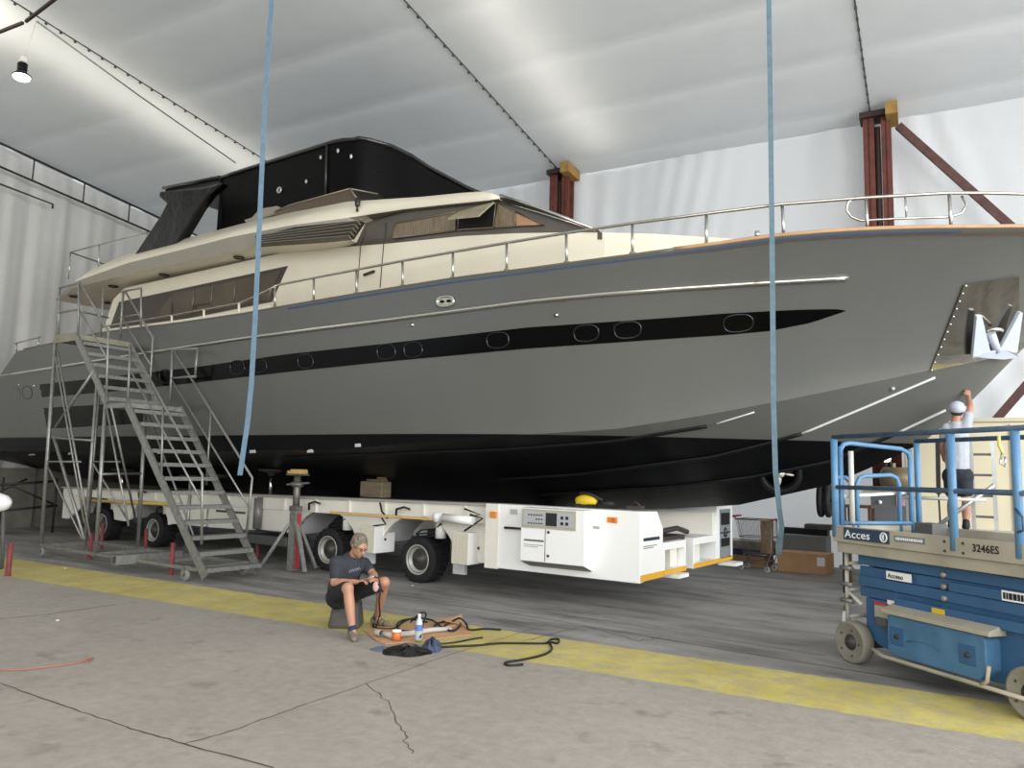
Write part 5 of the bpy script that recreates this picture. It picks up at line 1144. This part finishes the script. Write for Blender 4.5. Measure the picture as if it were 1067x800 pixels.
tag(m.build('heat_gun', pm('pale_grey_plastic', (186, 184, 176), .5)), 'pale grey tubular hand tool lying on the cardboard', 'tool')
cabm = pm('black_cable', (18, 18, 19), .6)
def cable(pxs, label, r=.011, mat=cabm, nm='cable', wob=0):
    P_ = [np.array(at(p[0], p[1], Z=(p[2] if len(p) > 2 else .012))) for p in pxs]; Q = []
    for i in range(len(P_) - 1):       # Catmull-Rom
        p0, p1, p2, p3 = P_[max(i - 1, 0)], P_[i], P_[i + 1], P_[min(i + 2, len(P_) - 1)]
        for k in range(6): t_ = k / 6; Q.append(.5 * ((2 * p1) + (-p0 + p2) * t_ + (2 * p0 - 5 * p1 + 4 * p2 - p3) * t_ ** 2 + (-p0 + 3 * p1 - 3 * p2 + p3) * t_ ** 3))
    Q.append(P_[-1]); m = MB(); m.path(Q, r, 7); return tag(m.build(nm, mat), label, 'cable')
cable([(459, 674), (480, 673), (500, 672), (520, 670), (545, 670), (568, 670), (574, 666), (582, 666), (581, 670), (573, 669), (575, 676), (566, 682), (545, 687), (527, 690), (530, 693), (545, 692)], 'black cable running right across the yellow line and hooking back')
cable([(395, 644), (389, 650), (392, 654), (410, 655), (420, 648, .03), (432, 644, .05), (450, 646, .04), (460, 653, .04), (472, 657, .03), (480, 650, .03), (470, 646, .04), (455, 650, .05), (448, 656, .03), (420, 657, .04), (414, 650, .04), (425, 645, .05), (445, 648, .05)], 'tangled black cables heaped over the cardboard')
cable([(463, 652, .03), (470, 648, .04), (479, 644, .10), (486, 650, .04), (489, 656, .02), (505, 655), (522, 656)], 'black cable arching over the cardboard corner and running right')
cable([(438, 664, .06), (441, 650, .16), (444, 640, .22), (440, 638, .24), (434, 642, .15), (428, 648, .05)], 'black cable loop standing up behind the water bottle', .009)
cable([(455, 671, .02), (475, 669), (490, 666), (503, 664)], 'thin dark cord lying along the front of the cardboard', .008)
cable([(0, 698), (20, 697.5), (45, 695), (70, 692), (88, 688), (97, 685), (90, 690)], 'thin red and white cord on the concrete at lower left', .006, pm('red_cord', (170, 104, 88), .7), 'cord')
# cable in his hands
m = MB(); m.path([J(382, 602, -.42), J(389, 600.5, -.44), J(394.5, 602, -.46), J(397, 612, -.50), J(395, 625, -.50), J(396, 640, -.45), at(392, 652, Z=.03)], .008, 7); m.path([J(394, 608, -.5), J(399, 617, -.5)], .008, 6)
tag(m.build('cable', cabm), 'black cable end hanging from the hands of the seated person', 'cable')
m = MB(); m.path([J(380, 604, -.43), J(390, 600, -.45)], .010, 8); tag(m.build('cutter', pm('tool_grey', (170, 170, 168), .3, .7)), 'small metal tool in the hands of the seated person', 'tool')
m = MB(); m.ell(J(391.5, 611, -.40), (.035, .025, .055), 12, 9); tag(m.build('cloth_pad', pm('pink_pad', (216, 176, 170), .8)), 'small pink pad held at the knee of the seated person', 'pad')
def cloth(label, outline, mat, h, seed, cat='cloth', nm='cloth'):
    r_ = random.Random(seed); P_ = [at(*p, Z=0) for p in outline]; c = sum(P_) / len(P_); rows = []
    for k in range(7):
        t_ = k / 6; row = []
        for i, p in enumerate(P_): q = c + (p - c) * t_; row.append((q[0], q[1], .006 + h * (1 - t_ ** 2.2) * (.55 + .45 * math.sin(i * 2.1 + seed + k * .9) + r_.uniform(-.12, .12))))
        rows.append(row)
    rows.append([(x, y, .001) for x, y, z in rows[-1]])
    m = MB(); m.grid(rows, True, True); o = m.build(nm, mat, fix=False); o.modifiers.new('s', 'SUBSURF').levels = 1; return tag(o, label, cat)
def ov(cx, cy, rx, ry, n=18, sd=0): return [(cx + rx * math.cos(2 * PI * i / n) * (1 + .12 * math.sin(i * 2.7 + sd)), cy + ry * math.sin(2 * PI * i / n) * (1 + .15 * math.sin(i * 1.9 + sd))) for i in range(n)]
cloth('black shiny plastic bag lying on the concrete in front of the cardboard', ov(424, 679.5, 27, 5.2), pm('black_bag', (16, 16, 18), .25, 0, .3, 10, .8, 12, coat=.3), .09, 3, 'bag', 'plastic_bag')
cloth('blue grey cloth bunched beside the black bag', ov(450, 675, 11, 5.5, 18, 2), pm('denim_cloth', (66, 74, 96), .9, 0, .3, 9, .8, 14), .13, 5)
cloth('flat blue grey cloth sticking out left of the black bag', ov(398, 676.5, 13, 2.6, 14, 1), pm('slate_cloth', (90, 98, 116), .9, 0, .2, 9), .03, 8)
# ================================================================== BOW WORKER
YW = 11.0
def K(px, py, Y=YW): return Vector([float(c) for c in at(px, py, Y=Y)])
wb = K(999, 552)
wk = thing('person', (wb.x, wb.y, wb.z), 'person in grey cap and pale grey t-shirt seen from behind, reaching up to the bow', 'person')
fw_ = Vector((-.15, 1, 0)).normalized(); pel = K(998, 492); bel = K(998, 475); chs = K(997, 455); nk = K(996, 439); hd = K(997, 428, YW + .03)
shL = K(987, 446); shR = K(1006.5, 444); elR = K(1011, 424, YW + .10); hdP = hit(1006, 409, .03); wrR = Vector([float(x) for x in at(1009, 413, Y=hdP[1] - .07)])
elL = K(981, 464, YW + .06); wrL = K(984, 478, YW + .18)
m = MB(); P, R3 = head_shape(m, hd, fw_ + Vector((0, 0, .2)), (0, 0, 1), .98)
m.cap(nk, .055, P(0, -.02, -.05), .05); m.cap(chs, .1, nk, .06); m.cap(pel, .11, bel, .10); m.cap(bel, .10, chs, .12)
for sh, el, wr in ((shR, elR, wrR), (shL, elL, wrL)):
    m.cap(sh, .05, el, .038); fo = el + (wr - el) * .35; m.cap(el, .038, fo, .040); m.cap(fo, .040, wr, .025)
hand_shape(m, wrR, (Vector([float(x) for x in hdP]) - wrR) + Vector((0, 0, .12)), fw_ + Vector((-.4, 0, 0)), 1, .8, .95)
hand_shape(m, wrL, Vector((.1, .9, -.1)), Vector((.5, 0, -1)), -1, .6, .95)
fz_ = wb.z
legs = []
for sx_, kx, ax in ((992.5, 992, 991.5), (1003.5, 1007, 1006.5)):
    h_, k_, a_ = K(sx_, 496), K(kx, 521), K(ax, 547); legs.append((h_, k_, a_)); m.cap(h_, .085, k_, .052); cf = k_ + (a_ - k_) * .3; m.cap(k_, .05, cf, .055); m.cap(cf, .055, a_, .034)
    m.cap(a_, .034, Vector((a_.x, a_.y, fz_ + .04)) + fw_ * .1, .032)
sculpt('body', m, skin2, wk, .009, 3)
m = MB(); m.cap(pel + Vector((0, 0, .06)), .135, bel, .13); m.cap(bel, .13, chs, .14); m.cap(shR + Vector((0, 0, -.02)), .075, shL + Vector((0, 0, -.02)), .075); m.cap(chs, .13, nk - Vector((0, 0, .06)), .085)
for sh, el in ((shR, elR), (shL, elL)): m.cap(sh, .07, sh + (el - sh) * .55, .058)
sculpt('tshirt', m, pm('pale_grey_tshirt', (164, 168, 176), .85, 0, .06, 6, .3, 9), wk, .012, 3)
m = MB(); m.cap(legs[0][0], .12, legs[1][0], .12); m.cap(pel, .135, pel + Vector((0, 0, .05)), .13)
for h_, k_, a_ in legs: m.cap(h_, .11, h_ + (k_ - h_) * .62, .09)
sculpt('shorts', m, pm('dark_navy_shorts', (32, 36, 46), .85, 0, .15, 6), wk, .012, 3)
m = MB(); m.ell(P(0, -.018, .042), (.092, .108, .085), 18, 12, R3); m.prism([P(-.07, .06, .045), P(-.05, .16, .035), P(0, .19, .032), P(.05, .16, .035), P(.07, .06, .045)], (0, 0, .012)); sculpt('cap', m, pm('grey_cap', (176, 182, 196), .8, 0, .06, 8), wk, .008, 2)
m = MB(); m.ell(P(0, -.05, -.02), (.070, .052, .040), 14, 9, R3); sculpt('hair', m, pm('dark_hair', (46, 38, 32), .8, 0, .3, 25), wk, .008, 1)
for h_, k_, a_ in legs:
    b0 = Vector((a_.x, a_.y, fz_)) - fw_ * .05; m = MB()
    for q_, r_, z_ in ((0, .04, .05), (.07, .04, .045), (.14, .04, .04), (.2, .03, .03)): m.ell(b0 + fw_ * q_ + Vector((0, 0, z_)), (r_, r_, z_ * .98), 12, 8)
    m.cap(b0 + Vector((0, 0, .05)), .042, b0 + fw_ * .02 + Vector((0, 0, .10)), .042); sculpt('shoe', m, pm('black_shoe', (24, 24, 26), .7), wk, .008, 2)
m = MB(); c_ = hdP + hnorm(hdP) * .02; m.ell(c_, (.03, .02, .02), 10, 7); tag(m.build('sanding_pad', pm('white_pad', (228, 228, 226), .7)), 'small white pad pressed on the bow by the raised hand', 'pad')
# ladder platform he stands on
alu = pm('aluminium', (186, 188, 188), .35, .8, .06, 8)
lp = thing('work_platform', (wb.x, YW, 0), 'aluminium ladder platform under the worker, behind the scissor lift', 'platform')
px0, px1 = wb.x - .42, wb.x + .55; pz = wb.z
m = MB(); m.box(px0, YW - .3, pz - .05, px1, YW + .45, pz - .001); m.build('deck', alu, lp)
for x in (px0 + .03, px1 - .03):
    for y in (YW - .27, YW + .42): m = MB(); m.beam((x, y, 0), (x, y, pz - .05), .05, .05); m.build('leg', alu, lp)
m = MB(); m.path([K(966, 556, YW - .3), K(1036, 505, YW - .3)], .025, 8); m.build('brace', alu, lp)
m = MB(); m.path([K(940, 518, YW - .32), K(1028, 521, YW - .32)], .02, 8); m.build('guard_bar', pm('pale_grey_tube', (190, 190, 182), .5), lp)
ld = thing('ladder', (K(1026, 560).x, YW + .35, 0), 'aluminium ladder with dark rungs standing right of the bow worker', 'ladder')
xl0, xl1 = K(1014, 520, YW + .5).x, K(1037, 520, YW + .5).x; ztop = K(1037, 458, YW + .5).z
for x in (xl0, xl1): m = MB(); m.beam((x, YW + .5, 0), (x, YW + .5, ztop), .045, .07, (1, 0, 0)); m.build('stile', alu, ld)
k = 0; z = .3
while z < ztop - .05: m = MB(); m.box(xl0, YW + .48, z, xl1, YW + .52, z + .03); m.build('rung', pm('rung_dark', (92, 92, 90), .6), ld); z += .262
m = MB(); m.beam(K(977, 460, YW - .25), K(978, 515, YW - .25), .05, .012, (1, 0, 0)); m.beam(K(978, 515, YW - .25), K(980, 550, YW - .25), .02, .01, (1, 0, 0)); tag(m.build('hanging_strap', pm('black_strap', (34, 34, 34), .8)), 'dark strap hanging left of the bow worker', 'strap')
# ================================================================== BACKGROUND RIGHT
cb = thing('site_cabin', (1.0, 15, 0), 'cream coloured cabin standing behind the scissor lift and ladder', 'cabin')
xc = float(at(943, 500, Y=14)[0]); 
m = MB(); m.box(xc, 14.0, .12, 4.2, 16.2, 2.74); m.build('walls', pm('cabin_cream', (224, 214, 184), .5, 0, .03, 2), cb, bevel=.02)
m = MB(); m.box(xc - .05, 13.95, 2.74, 4.25, 16.25, 2.80); m.build('roof', pm('cabin_roof', (210, 204, 180), .6), cb)
m = MB(); m.box(xc, 14.0, 0, 4.2, 16.2, .12); m.build('base_frame', pm('dark_grey_box', (84, 84, 82), .6), cb)
for x in (xc + .62, xc + 1.45, xc + 2.3): m = MB(); m.box(x, 13.985, .2, x + .02, 14.0, 2.7); m.build('panel_joint', pm('joint_beige', (170, 158, 128), .7), cb)
m = MB(); x0 = float(at(907, 512, Y=13.6)[0]); x1 = float(at(944, 512, Y=13.6)[0]); zc0 = float(at(907, 513, Y=13.6)[2])
m.box(x0, 13.6, 0, x1, 13.95, zc0); ct = tag(m.build('steel_cabinet', pm('cabinet_grey', (92, 96, 98), .5, 0, .08, 4), bevel=.01), 'dark grey steel cabinet seen through the end gate of the lift', 'cabinet')
m = MB(); q = at(917, 523, Y=13.58); m.lathe(q, (0, -1, 0), [(0, .03), (.02, .03), (.025, 0)], 10); m.build('knob', wh2, ct)
m = MB(); q = at(934, 517, Y=13.59); q2 = at(943, 527, Y=13.59); m.box(q[0], 13.58, q2[2], q2[0], 13.6, q[2]); m.build('paper_notice', pm('red_white_paper', (196, 150, 150), .7, 0, .4, 14), ct)
m = MB(); m.box(x0 - .1, 13.5, zc0 + .001, x1 + .05, 13.93, zc0 + .05); tag(m.build('board', pm('dirty_board', (166, 158, 130), .7)), 'pale board lying across the grey cabinet', 'board')
m = MB(); q = at(936, 502, Y=13.9); m.lathe((q[0] - .26, 13.76, zc0 + .235), (1, 0, 0), [(0, 0), (.02, .11), (.07, .18), (.42, .18), (.48, .11), (.5, 0)], 20); m.lathe((q[0] - .05, 13.76, zc0 + .40), (0, 0, 1), [(0, .04), (.08, .04)], 10)
tag(m.build('air_tank', pm('tan_tank', (122, 110, 86), .45, .2, .12, 5)), 'tan coloured cylindrical tank lying on the board over the cabinet', 'tank')
t = thing('tripod_lamp', (float(at(924, 478, Y=14.6)[0]), 14.6, 0), 'small lit lamp on a dark stand behind the air tank', 'lamp'); q = at(923.5, 477, Y=14.6)
m = MB(); m.path([(q[0], 14.6, 0), (q[0], 14.6, q[2] - .06)], .025, 8); m.build('pole', pm('tool_black', (24, 24, 24), .6), t)
m = MB(); m.ell(q, (.075, .05, .075), 14, 10); m.build('bulb', pm('lit_lens', (255, 252, 245), .3, emit=3.5), t)
q = at(861, 521, Y=13.4)
t = thing('tyre_fender', (q[0], 13.4, 0), 'black tyres hanging on a post at the left of the lift gate', 'tyre'); r_ = .28
for i in range(2):
    m = MB(); m.lathe((q[0] - .13 + i * .115, 13.4, q[2]), (1, .1, 0), [(0, r_ * .55), (0, r_ * .9), (.02, r_), (.07, r_), (.09, r_ * .9), (.09, r_ * .55), (0, r_ * .55)], 26); m.build('tyre', black_rubber, t)
m = MB(); m.path([(q[0] + .26, 13.4, 0), (q[0] + .26, 13.4, q[2]), (q[0] - .12, 13.4, q[2])], .035, 8); m.build('post', MATS['dark_hitch'], t)
t = thing('stool', (float(at(895, 540, Y=12.6)[0]), 12.6, 0), 'small dark brown wooden stool behind the lift gate', 'stool'); q = at(895, 526, Y=12.6); zt2 = q[2]
m = MB(); m.box(q[0] - .2, 12.4, zt2 - .04, q[0] + .2, 12.8, zt2); m.build('seat', pm('dark_wood', (70, 48, 36), .6, 0, .15, 6), t)
for a in (-.17, .17):
    for b in (-.17, .17): m = MB(); m.beam((q[0] + a, 12.6 + b, 0), (q[0] + a, 12.6 + b, zt2 - .04), .04, .04); m.build('leg', MATS['dark_wood'], t)
# crates and boxes between the trolley and the lift
def boxat(name, pxl, pyb, pxr, Y, h, dep, mat, label, cat, pyt=None, ybase=0):
    x0 = float(at(pxl, pyb, Y=Y)[0]); x1 = float(at(pxr, pyb, Y=Y)[0]); m = MB(); m.box(x0, Y, ybase, x1, Y + dep, ybase + h); return tag(m.build(name, mat, bevel=.006), label, cat)
Yb = float(at(835, 597, Z=0)[1]); zt_b = float(at(835, 576, Y=Yb)[2])
cbx = boxat('cardboard_box', 810, 597, 862, Yb, zt_b, .6, card, 'long brown cardboard box on the floor beside the shopping trolley', 'box')
x0 = float(at(856, 585, Y=Yb)[0]); m = MB(); m.box(x0 - .08, Yb - .006, zt_b - .22, x0 + .06, Yb - .001, zt_b - .06); m.build('address_label', wh2, cbx)
Yg = Yb + .62; boxat('grey_crate', 814, 575, 861, Yg, float(at(835, 558, Y=Yg)[2]), .45, pm('crate_grey', (126, 132, 132), .6, 0, .06, 4), 'plain grey crate behind the long cardboard box', 'crate')
zg = float(at(835, 558, Y=Yg)[2]); boxat('black_tray', 812, 556, 862, Yg + .46, zg + .12, .25, pm('tray_black', (30, 30, 32), .6), 'black tray stack behind the grey crate', 'tray')
boxat('metal_rack', 838, 550, 866, Yg + .30, .10, .38, pm('rack_grey', (96, 94, 88), .6, 0, .4, 12), 'low dark metal rack lying on the crates near the lift', 'rack', ybase=zg + .121)
m = MB(); q = [at(762, 600, Z=0), at(775, 588, Z=0), at(776, 572, Y=16.5), at(764, 570, Y=16.5)]
xk = float(at(770, 580, Y=15.9)[0]); m.box(xk - .35, 15.95, 0, xk + .5, 16.6, .22); tag(m.build('cardboard_box', card), 'flat brown cardboard box left of the shopping trolley', 'box')
m = MB(); m.box(xk - .4, 15.9, .221, xk + .55, 16.6, .34); tag(m.build('blue_crate', pm('navy_crate', (46, 52, 92), .6)), 'navy blue crate on top of the flat cardboard box', 'crate')
m = MB(); m.box(xk - .4, 15.95, .341, xk + .55, 16.6, .50); tag(m.build('pale_crate', pm('pale_crate', (176, 168, 156), .7, 0, .3, 8)), 'pale mixed crate topmost beside the white transporter housing', 'crate')
# shopping trolley
q = at(790, 596, Z=0); tx, ty = float(q[0]), float(q[1]) + .25
tr2 = thing('shopping_trolley', (tx, ty, 0), 'wire shopping trolley with red handle parked behind the transporter nose', 'trolley')
wire = pm('trolley_wire', (150, 148, 144), .35, .8)
hx = float(at(806, 560, Y=ty)[0]) - tx; lx = float(at(771, 560, Y=ty)[0]) - tx; zt3 = float(at(790, 541, Y=ty)[2]); zb3 = float(at(790, 577, Y=ty)[2])
def T3(u, v, z): return (tx + u, ty + v, z)
basket = MB(); t_, b_ = zt3, zb3; W2, W1 = .27, .20
def rim(z, x0, x1, w_): return [T3(x0, -w_, z), T3(x1, -w_ * 1.05, z), T3(x1, w_ * 1.05, z), T3(x0, w_, z)]
basket.path(rim(t_, lx, hx, W2), .012, 6, closed=True); basket.path(rim(b_, lx + .12, hx, W1), .010, 6, closed=True); basket.path(rim((t_ + b_) / 2, lx + .06, hx, .24), .008, 6, closed=True)
for i in range(15):
    s_ = i / 14; 
    for sd in (-1, 1): basket.path([T3(lx + (hx - lx) * s_, sd * W2, t_), T3(lx + .12 + (hx - lx - .12) * s_, sd * W1, b_)], .005, 5)
    if i % 2 == 0: basket.path([T3(lx + .12 + (hx - lx - .12) * s_, -W1, b_), T3(lx + .12 + (hx - lx - .12) * s_, W1, b_)], .005, 5)
for i in range(7):
    v = -1 + 2 * i / 6
    for x_t, x_b in ((lx, lx + .12), (hx, hx)): basket.path([T3(x_t, v * W2, t_), T3(x_b, v * W1, b_)], .005, 5)
basket.build('basket', wire, tr2)
m = MB()
for sd in (-1, 1): m.path([T3(hx, sd * .24, t_), T3(hx + .02, sd * .24, .35), T3(hx - .06, sd * .24, .18), T3(lx + .08, sd * .2, .16)], .013, 6); m.path([T3(lx + .15, sd * .2, b_), T3(lx + .08, sd * .2, .16)], .012, 6)
m.path([T3(hx - .06, -.24, .2), T3(hx - .06, .24, .2)], .012, 6); m.path([T3(lx + .08, -.2, .16), T3(lx + .08, .2, .16)], .012, 6); m.build('frame', wire, tr2)
redpl = pm('red_plastic', (176, 48, 48), .5)
m = MB(); m.path([T3(lx - .06, -.25, t_ + .05), T3(lx - .06, .25, t_ + .05)], .02, 8); m.path([T3(lx - .06, -.24, t_ + .05), T3(lx + .02, -.25, t_)], .012, 6); m.build('handle', redpl, tr2)
m = MB(); m.path([T3(hx, -.26, t_ + .01), T3(hx, .26, t_ + .01)], .016, 8); m.build('bumper', redpl, tr2)
for u, v in ((hx - .06, -.24), (hx - .06, .24), (lx + .08, -.2), (lx + .08, .2)):
    m = MB(); m.lathe(T3(u, v - .012, .06), (0, 1, 0), [(0, .02), (0, .055), (.005, .06), (.02, .06), (.025, .055), (.025, .02)], 16); w_ = m.build('castor_wheel', pm('castor_grey', (168, 168, 166), .5), tr2)
    m = MB(); m.beam(T3(u, v - .025, .06), T3(u, v - .025, .18), .03, .006, (1, 0, 0)); m.beam(T3(u, v + .025, .06), T3(u, v + .025, .18), .03, .006, (1, 0, 0)); m.build('castor_fork', wire, w_)
m = MB(); m.box(tx + hx - .22, ty - .12, zb3 + .02, tx + hx - .03, ty + .12, zt3 + .02); tag(m.build('paper_sack', pm('kraft_sack', (168, 140, 100), .8, 0, .2, 8), bevel=.02), 'brown paper sack standing in the shopping trolley', 'sack')
# ================================================================== LEFT EDGE
t = thing('covered_tender', (-14.0, 5.6, 0), 'rounded white boat tip on a grey leg, cut by the left edge of the view', 'boat')
q = at(-16, 523, Y=5.75); m = MB()
ax = Vector((-.83, -.56, 0)); tip = Vector([float(c) for c in at(12, 524, Y=5.9)])
m.lathe(tip, ax, [(0, 0), (.03, .07), (.09, .12), (.2, .155), (.45, .18), (1.1, .2), (1.7, .2), (1.75, 0)], 24); m.build('hull', pm('white_gelcoat', (240, 240, 240), .3), t)
m = MB(); f_ = tip + ax * .12; m.path([(f_.x, f_.y, f_.z - .08), (f_.x + .06, f_.y + .04, .02)], .03, 8); m.path([(f_.x + ax.x * 1.2, f_.y + ax.y * 1.2, f_.z - .1), (f_.x + ax.x * 1.2, f_.y + ax.y * 1.2, .0)], .03, 8); m.path([(f_.x + .06, f_.y + .04, .03), (f_.x + ax.x * 1.2, f_.y + ax.y * 1.2, .03)], .025, 8); m.build('leg_stand', pm('dark_grey_box', (84, 84, 82), .6), t)
t = thing('scaffold_frame', hall(LW + 1.2, 11, 0), 'dark crossed scaffold tubes in the shade below the stern, far left', 'scaffold')
m = MB(); sc_ = lambda x, y: at(x, y, X=-20.2)
m.path([sc_(0, 505), sc_(60, 501)], .03, 6); m.path([sc_(0, 532), sc_(56, 527)], .03, 6); m.build('scaffold_tube', dk, t)
m = MB(); m.path([sc_(0, 512), sc_(28, 499)], .025, 6); m.build('scaffold_tube', dk, t)
m = MB(); m.path([sc_(10, 505), sc_(60, 527)], .025, 6); m.build('scaffold_tube', dk, t)
for x in (2, 58): m = MB(); p = sc_(x, 515); m.path([(p[0], p[1], 0), (p[0], p[1], p[2] + .4)], .03, 6); m.build('scaffold_tube', dk, t)
# white dots of litter
for x, y in ((68, 592), (60, 646), (430, 610)):
    m = MB(); q = at(x, y, Z=.004); m.ell(q, (.03, .02, .006), 8, 5)
    tag(m.build('paper_scrap', wh2), {68: 'tiny white scrap on the concrete by the red post at left', 60: 'tiny white scrap on the concrete at far left in front of the yellow line', 430: 'tiny white scrap on the floor beside the transporter wheel'}[x], 'litter')
